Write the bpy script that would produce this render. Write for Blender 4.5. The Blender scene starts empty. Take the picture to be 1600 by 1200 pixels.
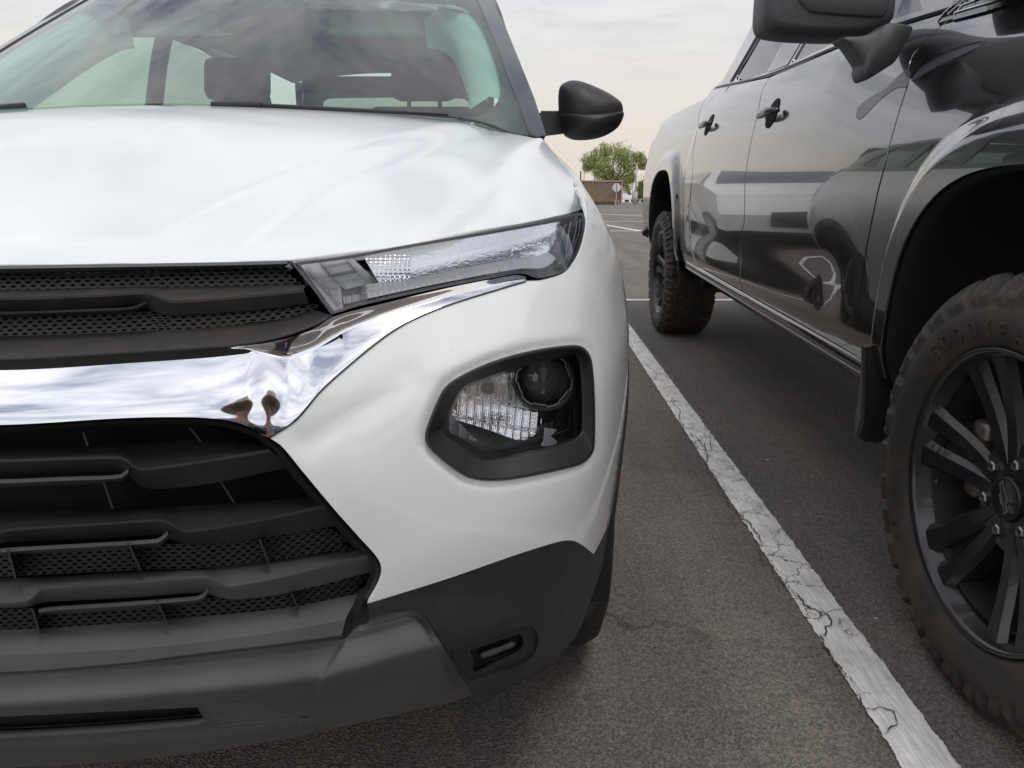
import bpy, bmesh, math, random
import numpy as np
from mathutils import Vector, Matrix
from mathutils.geometry import delaunay_2d_cdt
random.seed(7); rng = np.random.default_rng(7)
scn = bpy.context.scene
R = math.radians

# ---------------------------------------------------------------- camera
CAM_H = 0.935; PITCH = R(14.746); FPX = 1155.0
cam_d = bpy.data.cameras.new('camera'); cam = bpy.data.objects.new('camera', cam_d)
scn.collection.objects.link(cam); scn.camera = cam
cam.location = (0, 0, CAM_H); cam.rotation_euler = (R(90) - PITCH, 0, 0)
cam_d.sensor_width = 36; cam_d.lens = 36 * FPX / 1600; cam_d.clip_start = 0.02; cam_d.clip_end = 2000

# ---------------------------------------------------------------- world: hazy overcast sky
SUN_EL, SUN_AZ = R(68), R(150)          # azimuth clockwise from +Y
w = bpy.data.worlds.new('World'); scn.world = w; w.use_nodes = True
nt = w.node_tree; nt.nodes.clear(); N = nt.nodes.new; L = nt.links.new
out = N('ShaderNodeOutputWorld'); bg = N('ShaderNodeBackground')
sky = N('ShaderNodeTexSky'); sky.sky_type = 'NISHITA'; sky.sun_disc = False
sky.sun_elevation = SUN_EL; sky.sun_rotation = SUN_AZ; sky.dust_density = 4
tc = N('ShaderNodeTexCoord')
sep = N('ShaderNodeSeparateXYZ'); L(tc.outputs['Generated'], sep.inputs[0])
# cloud layer: direction projected on a high plane, so that the clouds shrink towards the horizon
def vmath(op, a, b=None):
    n = N('ShaderNodeMath'); n.operation = op
    for i, q in enumerate((a, b)):
        if q is None: continue
        if isinstance(q, (int, float)): n.inputs[i].default_value = q
        else: L(q, n.inputs[i])
    return n.outputs[0]
zz = vmath('ADD', vmath('MAXIMUM', sep.outputs[2], 0.0), 0.12)
comb = N('ShaderNodeCombineXYZ'); L(vmath('DIVIDE', sep.outputs[0], zz), comb.inputs[0])
L(vmath('DIVIDE', vmath('MULTIPLY', sep.outputs[1], 1.7), zz), comb.inputs[1])
n1 = N('ShaderNodeTexNoise'); n1.inputs['Scale'].default_value = 2.3; n1.inputs['Detail'].default_value = 9
n1.inputs['Roughness'].default_value = 0.62; n1.inputs['Distortion'].default_value = 0.5
L(comb.outputs[0], n1.inputs['Vector'])
r1 = N('ShaderNodeValToRGB'); L(n1.outputs['Fac'], r1.inputs[0])
e = r1.color_ramp.elements
e[0].position = 0.36; e[0].color = (0.30, 0.34, 0.46, 1); e[1].position = 0.62; e[1].color = (1.22, 1.22, 1.22, 1)
em = r1.color_ramp.elements.new(0.48); em.color = (0.80, 0.82, 0.89, 1)
# share of cloud over blue
hz = N('ShaderNodeValToRGB'); L(sep.outputs[2], hz.inputs[0])
e = hz.color_ramp.elements
e[0].position = 0.0; e[0].color = (1, 1, 1, 1); e[1].position = 0.55; e[1].color = (0.05, 0.05, 0.05, 1)
em = hz.color_ramp.elements.new(0.13); em.color = (0.95, 0.95, 0.95, 1)
em = hz.color_ramp.elements.new(0.27); em.color = (0.80, 0.80, 0.80, 1)
hzc = N('ShaderNodeValToRGB'); L(sep.outputs[2], hzc.inputs[0])
e = hzc.color_ramp.elements
e[0].position = 0.0; e[0].color = (0.89, 0.80, 0.70, 1); e[1].position = 0.24; e[1].color = (0.86, 0.86, 0.875, 1)
em = hzc.color_ramp.elements.new(0.13); em.color = (0.88, 0.835, 0.775, 1)
mixc = N('ShaderNodeMixRGB'); L(hz.outputs[0], mixc.inputs[0]); L(r1.outputs[0], mixc.inputs[1]); L(hzc.outputs[0], mixc.inputs[2])
bright = N('ShaderNodeMixRGB'); bright.blend_type = 'MULTIPLY'; bright.inputs[0].default_value = 1
CLOUD_GAIN = 9.4
bright.inputs[2].default_value = (CLOUD_GAIN, CLOUD_GAIN, CLOUD_GAIN, 1); L(mixc.outputs[0], bright.inputs[1])
back = N('ShaderNodeMapRange'); back.inputs[1].default_value = .25; back.inputs[2].default_value = -.55; back.inputs[3].default_value = 1.0; back.inputs[4].default_value = 1.32; L(sep.outputs[1], back.inputs[0])
bk = N('ShaderNodeVectorMath'); bk.operation = 'SCALE'; L(bright.outputs[0], bk.inputs[0]); L(back.outputs[0], bk.inputs['Scale']); bright = bk      # the veiled sun stands behind the camera: that side of the sky is brighter
mixs = N('ShaderNodeMixRGB'); mixs.inputs[0].default_value = 0.88; L(sky.outputs[0], mixs.inputs[1]); L(bright.outputs[0], mixs.inputs[2])
L(mixs.outputs[0], bg.inputs[0]); bg.inputs[1].default_value = 0.1; L(bg.outputs[0], out.inputs[0])

sun_d = bpy.data.lights.new('sun', 'SUN'); sun = bpy.data.objects.new('sun', sun_d); scn.collection.objects.link(sun)
sun_d.energy = 0.85; sun_d.angle = R(16); sun_d.color = (1, 0.94, 0.86)
sd = Vector((math.sin(SUN_AZ) * math.cos(SUN_EL), math.cos(SUN_AZ) * math.cos(SUN_EL), math.sin(SUN_EL)))
sun.rotation_euler = sd.to_track_quat('Z', 'Y').to_euler(); sun.location = (0, 0, 30)
scn.view_settings.view_transform = 'Standard'; scn.view_settings.look = 'None'
scn.view_settings.exposure = 0.10; scn.view_settings.gamma = 1
scn.view_settings.use_curve_mapping = False

# ---------------------------------------------------------------- materials
MATS = {}
def mat(name, col, rough=0.5, metal=0.0, coat=0.0, coat_ior=1.5, noise=None, bump=None, ior=1.5, emit=None, crough=.015, specks=False):
    """noise=(scale, second colour, detail, lo, hi)  bump=(scale, strength, distance)"""
    m = bpy.data.materials.new(name); m.use_nodes = True; t = m.node_tree
    b = t.nodes['Principled BSDF']
    b.inputs['Base Color'].default_value = (*col, 1); b.inputs['Roughness'].default_value = rough
    b.inputs['Metallic'].default_value = metal; b.inputs['Coat Weight'].default_value = coat
    b.inputs['Coat Roughness'].default_value = crough; b.inputs['Coat IOR'].default_value = coat_ior; b.inputs['IOR'].default_value = ior
    c = t.nodes.new('ShaderNodeTexCoord')
    colout = None
    def nz(scale, detail=5, rg=0.6):
        n = t.nodes.new('ShaderNodeTexNoise'); n.inputs['Scale'].default_value = scale
        n.inputs['Detail'].default_value = detail; n.inputs['Roughness'].default_value = rg
        t.links.new(c.outputs['Object'], n.inputs['Vector']); return n
    if noise:
        n = nz(noise[0], noise[2]); r = t.nodes.new('ShaderNodeValToRGB'); t.links.new(n.outputs['Fac'], r.inputs[0])
        r.color_ramp.elements[0].position = noise[3]; r.color_ramp.elements[1].position = noise[4]
        r.color_ramp.elements[0].color = (*col, 1); r.color_ramp.elements[1].color = (*noise[1], 1)
        colout = r.outputs[0]; t.links.new(colout, b.inputs['Base Color'])
    if specks:                                                      # bug and dirt specks
        vo = t.nodes.new('ShaderNodeTexVoronoi'); vo.inputs['Scale'].default_value = 16; t.links.new(c.outputs['Object'], vo.inputs['Vector'])
        lt = t.nodes.new('ShaderNodeMath'); lt.operation = 'LESS_THAN'; lt.inputs[1].default_value = .022; t.links.new(vo.outputs['Distance'], lt.inputs[0])
        mx = t.nodes.new('ShaderNodeMixRGB'); mx.inputs[2].default_value = (.09, .07, .05, 1); t.links.new(lt.outputs[0], mx.inputs[0]); t.links.new(colout, mx.inputs[1]); t.links.new(mx.outputs[0], b.inputs['Base Color'])
    if bump:
        n = nz(bump[0], 4); bp = t.nodes.new('ShaderNodeBump'); bp.inputs['Strength'].default_value = bump[1]; bp.inputs['Distance'].default_value = bump[2]
        t.links.new(n.outputs['Fac'], bp.inputs['Height']); t.links.new(bp.outputs[0], b.inputs['Normal'])
    if emit:
        b.inputs['Emission Color'].default_value = (*emit[0], 1); b.inputs['Emission Strength'].default_value = emit[1]
    MATS[name] = m; return m
def glass(name, tint, base_refl=0.04, rough=0.0, gcol=(1, 1, 1), film=None):
    """thin clear sheet: sees through, reflects by Fresnel; film=(amount, colour) a dusty film on it"""
    m = bpy.data.materials.new(name); m.use_nodes = True; t = m.node_tree; t.nodes.clear()
    o = t.nodes.new('ShaderNodeOutputMaterial'); tr = t.nodes.new('ShaderNodeBsdfTransparent'); gl = t.nodes.new('ShaderNodeBsdfGlossy')
    tr.inputs[0].default_value = (*tint, 1); gl.inputs['Roughness'].default_value = rough; gl.inputs[0].default_value = (*gcol, 1)
    fr = t.nodes.new('ShaderNodeFresnel'); gm = t.nodes.new('ShaderNodeNewGeometry'); mr = t.nodes.new('ShaderNodeMapRange'); mr.inputs[3].default_value = base_refl; mr.inputs[4].default_value = 1 / base_refl; t.links.new(gm.outputs['Backfacing'], mr.inputs[0]); t.links.new(mr.outputs[0], fr.inputs[0])
    mx = t.nodes.new('ShaderNodeMixShader'); t.links.new(fr.outputs[0], mx.inputs[0])
    src = tr.outputs[0]
    if film:
        df = t.nodes.new('ShaderNodeBsdfDiffuse'); df.inputs[0].default_value = (*film[1], 1)
        m2 = t.nodes.new('ShaderNodeMixShader'); m2.inputs[0].default_value = film[0]
        t.links.new(tr.outputs[0], m2.inputs[1]); t.links.new(df.outputs[0], m2.inputs[2]); src = m2.outputs[0]
    t.links.new(src, mx.inputs[1]); t.links.new(gl.outputs[0], mx.inputs[2]); t.links.new(mx.outputs[0], o.inputs[0])
    MATS[name] = m; return m
M = MATS
mat('white_paint', (0.80, 0.82, 0.815), 0.35, coat=1.0, crough=.09, specks=True, bump=(900, 0.02, 0.001), noise=(3, (0.755, 0.775, 0.765), 6, 0.35, 0.75))
mat('black_plastic', (0.017, 0.018, 0.020), 0.46, bump=(650, 0.5, 0.0008), noise=(14, (0.029, 0.029, 0.029), 12, 0.42, 0.7))
mat('grey_plastic', (0.080, 0.082, 0.085), 0.52, bump=(650, 0.5, 0.0008), noise=(11, (0.105, 0.104, 0.102), 12, 0.4, 0.7))
mat('dusty_plastic', (0.030, 0.029, 0.028), 0.6, bump=(1500, 0.25, 0.0006), noise=(25, (0.052, 0.047, 0.042), 8, 0.38, 0.68))
mat('gloss_black', (0.012, 0.012, 0.013), 0.12, coat=0.6)
mat('dark_void', (0.006, 0.006, 0.007), 0.9)
mat('liner', (0.010, 0.010, 0.011), 0.95)
mat('chrome', (0.72, 0.73, 0.76), 0.045, metal=1.0)
mat('lamp_chrome', (0.92, 0.92, 0.93), 0.08, metal=1.0, bump=(160, 0.30, 0.003))
mat('lamp_dark', (0.03, 0.031, 0.034), 0.30)
mat('lamp_grey', (0.38, 0.385, 0.40), 0.30, metal=0.35)
mat('cap_black', (0.010, 0.010, 0.011), 0.38)
mat('barrel', (0.012, 0.012, 0.012), 0.55)
mat('rim_black2', (0.05, 0.05, 0.05), 0.5)
mat('projector', (0.05, 0.045, 0.05), 0.05, coat=1.0)
mat('truck_paint', (0.010, 0.010, 0.012), 0.18, coat=1.0, coat_ior=2.0, ior=1.5, bump=(700, 0.012, 0.001))
mat('rubber', (0.036, 0.033, 0.030), 0.62, bump=(500, 0.4, 0.0008), noise=(9, (0.085, 0.064, 0.050), 8, 0.42, 0.72))
mat('rim_black', (0.016, 0.016, 0.016), 0.24, coat=0.35, bump=(200, 0.1, 0.0008), noise=(20, (0.040, 0.035, 0.031), 9, 0.50, 0.80))
mat('road_rubber', (0.018, 0.018, 0.018), 0.7)
mat('rubber_letter', (0.034, 0.031, 0.028), 0.6, noise=(30, (0.075, 0.062, 0.050), 6, .4, .7))
mat('vent_dark', (0.05, 0.052, 0.06), 0.35, coat=.4)
mat('handle_gloss', (0.014, 0.014, 0.016), 0.22, coat=0.5)
mat('truck_plastic', (0.050, 0.052, 0.057), 0.50, bump=(1500, 0.25, 0.0006))
mat('nut_steel', (0.28, 0.28, 0.28), 0.3, metal=1.0)
mat('steel', (0.55, 0.55, 0.56), 0.25, metal=1.0)
mat('brake_steel', (0.20, 0.18, 0.17), 0.45, metal=0.8)
mat('interior_dark', (0.035, 0.036, 0.036), 0.85, bump=(300, 0.2, 0.001))
mat('frit', (0.02, 0.021, 0.022), 0.5)
mat('interior_light', (0.52, 0.62, 0.58), 0.9)
mat('red_lens', (0.30, 0.01, 0.01), 0.15, coat=1)
mat('mirror_glass', (0.8, 0.8, 0.82), 0.02, metal=1.0)
mat('clear_sign', (0.62, 0.62, 0.62), 0.6)
glass('windshield_glass', (0.60, 0.77, 0.71), 1.62)
glass('side_glass', (0.45, 0.52, 0.48), 1.5)
glass('front_side_glass', (0.50, 0.66, 0.55), 1.5)
glass('truck_glass', (0.06, 0.065, 0.07), 2.4, gcol=(0.9, 0.9, 0.92))
glass('lamp_lens', (0.88, 0.89, 0.90), 1.62)

# ---------------------------------------------------------------- objects
def link(o): scn.collection.objects.link(o); return o
def tag(o, label=None, cat=None, group=None, kind=None):
    if label: o['label'] = label
    if cat: o['category'] = cat
    if group: o['group'] = group
    if kind: o['kind'] = kind
    return o
FR = {}                                                             # world matrix of every Empty (identity for parts under it)
def thing(name, label, cat, loc=(0, 0, 0), rz=0.0, group=None):
    o = link(bpy.data.objects.new(name, None)); o.location = loc; o.rotation_euler = (0, 0, rz); o.empty_display_size = 0.2
    FR[o.name] = Matrix.Translation(Vector(loc)) @ Matrix.Rotation(rz, 4, 'Z')
    return tag(o, label, cat, group)
def obj(name, V, F, m, parent=None, normals=None, smooth=True, label=None, mirror=None, cx=None):
    """V in world metres; mirror='join' adds the mirrored half, 'dup' makes a second object of it"""
    V = np.asarray(V, float).reshape(-1, 3); F = [tuple(int(i) for i in f) for f in F]
    if mirror:
        V2 = V.copy(); V2[:, 0] = 2 * cx - V2[:, 0]; F2 = [tuple(reversed(f)) for f in F]
        n2 = None
        if normals is not None: n2 = np.array(normals, float); n2[:, 0] *= -1
        if mirror == 'join':
            k = len(V); V = np.vstack([V, V2]); F = F + [tuple(i + k for i in f) for f in F2]
            if normals is not None: normals = np.vstack([normals, n2])
        else:
            pa, pb = parent if isinstance(parent, tuple) else (parent, parent)
            return obj(name, V, F, m, pa, normals, smooth, label), obj(name, V2, F2, m, pb, n2, smooth, label)
    me = bpy.data.meshes.new(name)
    Mi = FR[parent.name].inverted() if parent is not None else Matrix.Identity(4)
    A = np.array(Mi); Vl = V @ A[:3, :3].T + A[:3, 3]
    me.from_pydata(Vl.tolist(), [], F); me.validate(clean_customdata=False)
    me.polygons.foreach_set('use_smooth', [smooth] * len(me.polygons))
    if normals is not None and len(me.vertices) == len(V):
        nl = np.asarray(normals) @ A[:3, :3].T; nl /= np.maximum(np.linalg.norm(nl, axis=1, keepdims=True), 1e-9)
        me.normals_split_custom_set_from_vertices(nl.tolist())
    me.materials.append(m)
    o = link(bpy.data.objects.new(name, me)); o.parent = parent
    FR[o.name] = FR[parent.name] if parent is not None else Matrix.Identity(4)
    if label: o['label'] = label
    return o
class MB:
    """collects simple shapes into one mesh"""
    def __init__(s): s.V = []; s.F = []
    def add(s, V, F):
        k = len(s.V); s.V += [tuple(v) for v in V]; s.F += [tuple(i + k for i in f) for f in F]; return s
    def box(s, c, d, rz=0, bev=0.0, tilt=None):
        x, y, z = d[0] / 2, d[1] / 2, d[2] / 2
        b = min(bev, x * .9, y * .9, z * .9)
        bm = bmesh.new(); bmesh.ops.create_cube(bm, size=1.0)
        for v in bm.verts: v.co = Vector((v.co.x * d[0], v.co.y * d[1], v.co.z * d[2]))
        if b > 0: bmesh.ops.bevel(bm, geom=bm.edges[:], offset=b, segments=2, profile=.5, affect='EDGES')
        T = Matrix.Translation(Vector(c)) @ Matrix.Rotation(rz, 4, 'Z')
        if tilt is not None: T = T @ tilt
        bm.verts.ensure_lookup_table()
        s.add([T @ v.co for v in bm.verts], [[v.index for v in f.verts] for f in bm.faces]); bm.free(); return s
    def tube(s, pts, r, n=10, cap=True):
        pts = [Vector(p) for p in pts]; rr = r if isinstance(r, (list, tuple)) else [r] * len(pts)
        V = []; F = []; prev = None
        for i, p in enumerate(pts):
            t = (pts[min(i + 1, len(pts) - 1)] - pts[max(i - 1, 0)]).normalized()
            a = prev if prev is not None else (Vector((0, 0, 1)) if abs(t.z) < .9 else Vector((1, 0, 0)))
            a = (a - t * a.dot(t)).normalized(); prev = a; b = t.cross(a)
            for k in range(n):
                q = 2 * math.pi * k / n; V.append(p + (a * math.cos(q) + b * math.sin(q)) * rr[i])
        for i in range(len(pts) - 1):
            for k in range(n): F.append((i * n + k, i * n + (k + 1) % n, (i + 1) * n + (k + 1) % n, (i + 1) * n + k))
        if cap: F.append(tuple(range(n - 1, -1, -1))); F.append(tuple((len(pts) - 1) * n + k for k in range(n)))
        return s.add(V, F)
    def build(s, name, m, parent=None, smooth=False, **k): return obj(name, s.V, s.F, m, parent, smooth=smooth, **k)

# ---------------------------------------------------------------- maths
def pchip(xs, ys, sm=0.0):
    xs = np.array(xs, float); ys = np.array(ys, float); h = np.diff(xs); d = np.diff(ys) / h; m = np.zeros_like(xs)
    m[0] = d[0]; m[-1] = d[-1]
    for i in range(1, len(xs) - 1):
        if d[i - 1] * d[i] > 0:
            w1 = 2 * h[i] + h[i - 1]; w2 = h[i] + 2 * h[i - 1]; m[i] = (w1 + w2) / (w1 / d[i - 1] + w2 / d[i])
    def f(x):
        x = np.asarray(x, float); xc = np.clip(x, xs[0], xs[-1]); i = np.clip(np.searchsorted(xs, xc) - 1, 0, len(h) - 1)
        t = (xc - xs[i]) / h[i]; t2 = t * t; t3 = t2 * t
        y = (2 * t3 - 3 * t2 + 1) * ys[i] + (t3 - 2 * t2 + t) * h[i] * m[i] + (-2 * t3 + 3 * t2) * ys[i + 1] + (t3 - t2) * h[i] * m[i + 1]
        return y + np.where(x > xs[-1], (x - xs[-1]) * m[-1], 0) + np.where(x < xs[0], (x - xs[0]) * m[0], 0)
    g = np.linspace(xs[0] - .5, xs[-1] + .5, 30000); t = f(g)
    if sm:
        k = int(sm / (g[1] - g[0])) | 1; kk = np.ones(k) / k
        for _ in range(3): t = np.convolve(np.pad(t, k // 2, 'edge'), kk, 'valid')
    return lambda x: np.interp(x, g, t)
def sst(a, b, x): t = np.clip((np.asarray(x, float) - a) / (b - a), 0, 1); return t * t * (3 - 2 * t)
cP, sP = math.cos(PITCH), math.sin(PITCH)
CAMP = np.array([0, 0, CAM_H])
def rays(px, py):
    a = (np.asarray(px, float) - 800) / FPX; b = -(np.asarray(py, float) - 600) / FPX
    return np.stack([a, cP + b * sP, -sP + b * cP], -1)
def hit(px, py, phi, t0=.4, t1=3.2, n=280):
    D = rays(px, py); T = np.linspace(t0, t1, n); res = np.zeros(len(D)); ok = np.ones(len(D), bool)
    for s in range(0, len(D), 2000):
        d = D[s:s + 2000]; P = CAMP + d[:, None, :] * T[None, :, None]; f = phi(P[..., 0], P[..., 1], P[..., 2])
        cr = (f[:, :-1] < 0) & (f[:, 1:] >= 0); has = cr.any(1); i = np.where(has, cr.argmax(1), np.abs(f).argmin(1).clip(0, n - 2))
        lo = T[i]; hi = T[i + 1]
        for _ in range(22):
            mi = (lo + hi) / 2; p = CAMP + d * mi[:, None]; g = phi(p[:, 0], p[:, 1], p[:, 2]) >= 0
            hi = np.where(g, mi, hi); lo = np.where(g, lo, mi)
        res[s:s + 2000] = np.where(has, (lo + hi) / 2, T[i]); ok[s:s + 2000] = has
    return D, res, ok
def lifter(phi, t0=.4, t1=3.2, clampx=None):
    """picture point -> point on the surface phi=0; rays that just miss settle on the silhouette"""
    def Mf(a, b, rel=0):
        a = np.asarray(a, float); b = np.asarray(b, float); D, t, ok = hit(a, b, phi, t0, t1); bad = np.where(~ok)[0]
        if len(bad):
            lo = a[bad] - 90.; hi = a[bad].copy(); bb = b[bad]; tl = t[bad].copy(); D2 = D[bad].copy()
            for _ in range(10):
                mi = (lo + hi) / 2; d2, t2, k2 = hit(mi, bb, phi, t0, t1); lo = np.where(k2, mi, lo); hi = np.where(k2, hi, mi)
                tl = np.where(k2, t2, tl); D2[k2] = d2[k2]
            t = t.copy(); t[bad] = tl; D = D.copy(); D[bad] = D2
        P = CAMP + D * (t + rel)[:, None]
        if clampx is not None: P[:, 0] = np.maximum(P[:, 0], clampx)
        return P
    def gn(a, b, P):
        """where a ray (or its neighbour) misses: the surface's own normal"""
        k = np.zeros(len(a), bool)
        for da in (0, 1.5): k |= ~hit(a + da, b, phi, t0, t1)[2]
        e_ = 1e-3; x, y, z = P[:, 0], P[:, 1], P[:, 2]
        g_ = np.stack([phi(x + e_, y, z) - phi(x - e_, y, z), phi(x, y + e_, z) - phi(x, y - e_, z), phi(x, y, z + e_) - phi(x, y, z - e_)], 1)
        return k, -g_ / np.maximum(np.linalg.norm(g_, axis=1, keepdims=True), 1e-9)
    Mf.gn = gn
    return Mf
def crv(pts, step=5.0):
    """smooth closed outline through pts; a third element 1 keeps a sharp corner"""
    n = len(pts); cor = [len(p) > 2 and p[2] for p in pts]; P = np.array([p[:2] for p in pts], float); o = []
    for i in range(n):
        p1, p2 = P[i], P[(i + 1) % n]; p0 = P[i - 1] if not cor[i] else p1 - (p2 - p1); p3 = P[(i + 2) % n] if not cor[(i + 1) % n] else p2 + (p2 - p1)
        L_ = np.linalg.norm(p2 - p1); k = max(1, int(math.ceil(L_ / step)))
        m1 = (p2 - p0) / (np.linalg.norm(p2 - p1) + np.linalg.norm(p1 - p0)) * L_; m2 = (p3 - p1) / (np.linalg.norm(p3 - p2) + np.linalg.norm(p2 - p1)) * L_
        for j in range(k):
            t = j / k; t2 = t * t; t3 = t2 * t
            o.append((2 * t3 - 3 * t2 + 1) * p1 + (t3 - 2 * t2 + t) * m1 + (-2 * t3 + 3 * t2) * p2 + (t3 - t2) * m2)
    return np.array(o)
def line(pts, step=5.0, smooth=True):
    """open curve"""
    P = np.array([p[:2] for p in pts], float); n = len(P); o = []
    for i in range(n - 1):
        p1, p2 = P[i], P[i + 1]; p0 = P[i - 1] if i else p1 - (p2 - p1); p3 = P[i + 2] if i + 2 < n else p2 + (p2 - p1)
        L_ = np.linalg.norm(p2 - p1); k = max(1, int(math.ceil(L_ / step)))
        m1 = (p2 - p0) / (L_ + np.linalg.norm(p1 - p0)) * L_ if smooth else p2 - p1; m2 = (p3 - p1) / (np.linalg.norm(p3 - p2) + L_) * L_ if smooth else p2 - p1
        for j in range(k):
            t = j / k; t2 = t * t; t3 = t2 * t
            o.append((2 * t3 - 3 * t2 + 1) * p1 + (t3 - 2 * t2 + t) * m1 + (-2 * t3 + 3 * t2) * p2 + (t3 - t2) * m2)
    o.append(P[-1]); return np.array(o)
def pip(x, y, poly):
    x = np.asarray(x); y = np.asarray(y); ins = np.zeros(x.shape, bool); n = len(poly)
    for i in range(n):
        x1, y1 = poly[i]; x2, y2 = poly[(i + 1) % n]
        if y1 == y2: continue
        c = ((y1 > y) != (y2 > y)) & (x < (x2 - x1) * (y - y1) / (y2 - y1) + x1); ins ^= c
    return ins
def pld(x, y, pl, closed=False):
    """distance to a polyline, signed: positive on its right-hand side as seen with y down"""
    x = np.asarray(x, float); y = np.asarray(y, float); best = np.full(x.shape, 1e9); sg = np.ones(x.shape)
    n = len(pl); m = n if closed else n - 1
    for i in range(m):
        x1, y1 = pl[i][:2]; x2, y2 = pl[(i + 1) % n][:2]; dx, dy = x2 - x1, y2 - y1; l2 = dx * dx + dy * dy + 1e-12
        t = np.clip(((x - x1) * dx + (y - y1) * dy) / l2, 0, 1); d = np.hypot(x - x1 - t * dx, y - y1 - t * dy)
        s = np.sign(dx * (y - y1) - dy * (x - x1)); u = d < best - 1e-9; best = np.where(u, d, best); sg = np.where(u, s, sg)
    return best * np.where(sg == 0, 1, sg)
def patch(name, outline, Mf, m, parent, rel=None, holes=(), g=6.0, flange=0.010, eps=1.6, mirror=None, cx=None, label=None, ostep=None, backdir=None, flip=False, raw=False):
    """a panel: closed outline (and holes) filled with a fine grid, placed on the surface Mf, edges folded inwards"""
    ostep = ostep or g
    loops = [outline if raw else crv(outline, ostep)] + [h if isinstance(h, np.ndarray) else crv(h, ostep) for h in holes]
    pts = []; edges = []
    for lp in loops:
        k = len(pts); pts += [tuple(p) for p in lp]; edges += [(k + i, k + (i + 1) % len(lp)) for i in range(len(lp))]
    O = loops[0]; xs = np.arange(O[:, 0].min(), O[:, 0].max(), g); ys = np.arange(O[:, 1].min(), O[:, 1].max(), g)
    GX, GY = np.meshgrid(xs + .37 * g, ys + .41 * g); GX = GX.copy(); GX[::2] += g * .5; GX = GX.ravel(); GY = GY.ravel()
    k = pip(GX, GY, O)
    for h in loops[1:]: k &= ~pip(GX, GY, h)
    GX, GY = GX[k], GY[k]
    d = np.full(GX.shape, 1e9)
    for lp in loops: d = np.minimum(d, np.abs(pld(GX, GY, lp, True)))
    k = d > g * .45; GX, GY = GX[k], GY[k]
    allp = [Vector(p) for p in pts] + [Vector((a, b)) for a, b in zip(GX, GY)]
    vv, ee, ff, ov, _, _ = delaunay_2d_cdt(allp, edges, [], 0, g * 1e-4)
    A = np.array([(v.x, v.y) for v in vv]); F = np.array([list(f) for f in ff if len(f) == 3])
    C = A[F].mean(1); k = pip(C[:, 0], C[:, 1], O)
    for h in loops[1:]: k &= ~pip(C[:, 0], C[:, 1], h)
    F = F[k]
    def rl(a, b): return rel(a, b) if callable(rel) else np.full(len(a), float(rel or 0))
    a, b = A[:, 0], A[:, 1]; P = Mf(a, b, rl(a, b))
    Pa = Mf(a + eps, b, rl(a + eps, b)) - Mf(a - eps, b, rl(a - eps, b)); Pb = Mf(a, b + eps, rl(a, b + eps)) - Mf(a, b - eps, rl(a, b - eps))
    Nn = np.cross(Pb, Pa); ln = np.linalg.norm(Nn, axis=1, keepdims=True); Nn = Nn / np.maximum(ln, 1e-12)
    if hasattr(Mf, 'gn'):
        kk, gg = Mf.gn(a, b, P); Nn[kk] = gg[kk]
        if backdir is None: backdir = np.array([-.25, .968, 0])
    if flip: Nn = -Nn
    # face winding to agree with the normals
    fn = np.cross(P[F[:, 1]] - P[F[:, 0]], P[F[:, 2]] - P[F[:, 0]]); ar = np.linalg.norm(fn, axis=1)
    F = F[ar > 1e-10]; fn = fn[ar > 1e-10]
    sgn = (fn * Nn[F].mean(1)).sum(1) < 0; F[sgn] = F[sgn][:, ::-1]
    faces = F.tolist(); V = P.tolist(); NN = Nn.tolist()
    if flange:
        # boundary edges used once
        cnt = {}
        for f in faces:
            for i in range(3):
                e_ = (f[i], f[(i + 1) % 3]); cnt[e_] = 1
        be = [e_ for e_ in cnt if (e_[1], e_[0]) not in cnt]
        nb = {}
        for i, j in be:
            t = P[j] - P[i]; o_ = np.cross(t, Nn[i]); o_ /= max(np.linalg.norm(o_), 1e-9)
            for v in (i, j): nb.setdefault(v, []).append(o_)
        dup = {}
        for v, os_ in nb.items():
            on = np.mean(os_, 0); on /= max(np.linalg.norm(on), 1e-9); bd = -Nn[v] if backdir is None else np.array(backdir)
            p0 = P[v]; k0 = len(V)
            V += [p0.tolist(), (p0 + bd * flange * .22 + on * 0.0008).tolist(), (p0 + bd * flange - on * flange * .12).tolist()]
            nn = (Nn[v] + on); nn /= max(np.linalg.norm(nn), 1e-9); NN += [nn.tolist(), on.tolist(), on.tolist()]; dup[v] = k0
        for i, j in be:
            a0, b0 = dup[i], dup[j]
            faces += [[a0, a0 + 1, b0 + 1, b0], [a0 + 1, a0 + 2, b0 + 2, b0 + 1]]
    return obj(name, V, faces, m, parent, normals=np.array(NN), mirror=mirror, cx=cx, label=label)
def strips(name, lines, rels, Mf, m, parent, n=150, mirror=None, cx=None, smooth=True, soft=False, label=None, s0=0.0):
    """bars and ledges: lines run left to right, each at its own depth; hard edges between the bands"""
    X = np.linspace(s0, 1, n); rows = []
    for ln_, r in zip(lines, rels):
        q = line(ln_, 3.0); l_ = np.concatenate([[0], np.cumsum(np.linalg.norm(np.diff(q, axis=0), axis=1))]); l_ /= l_[-1]
        a = np.interp(X, l_, q[:, 0]); b = np.interp(X, l_, q[:, 1]); rr = r(a, b) if callable(r) else np.full(n, float(r)); rows.append(Mf(a, b, rr))
    V = []; F = []
    if soft:
        for rw in rows: V += rw.tolist()
        for j in range(len(rows) - 1):
            for i in range(n - 1): F.append((j * n + i, (j + 1) * n + i, (j + 1) * n + i + 1, j * n + i + 1))
    else:
        for j in range(len(rows) - 1):
            k = len(V); V += rows[j].tolist() + rows[j + 1].tolist()
            for i in range(n - 1): F.append((k + i, k + n + i, k + n + i + 1, k + i + 1))
    return obj(name, V, F, m, parent, mirror=mirror, cx=cx, smooth=smooth, label=label)
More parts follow.
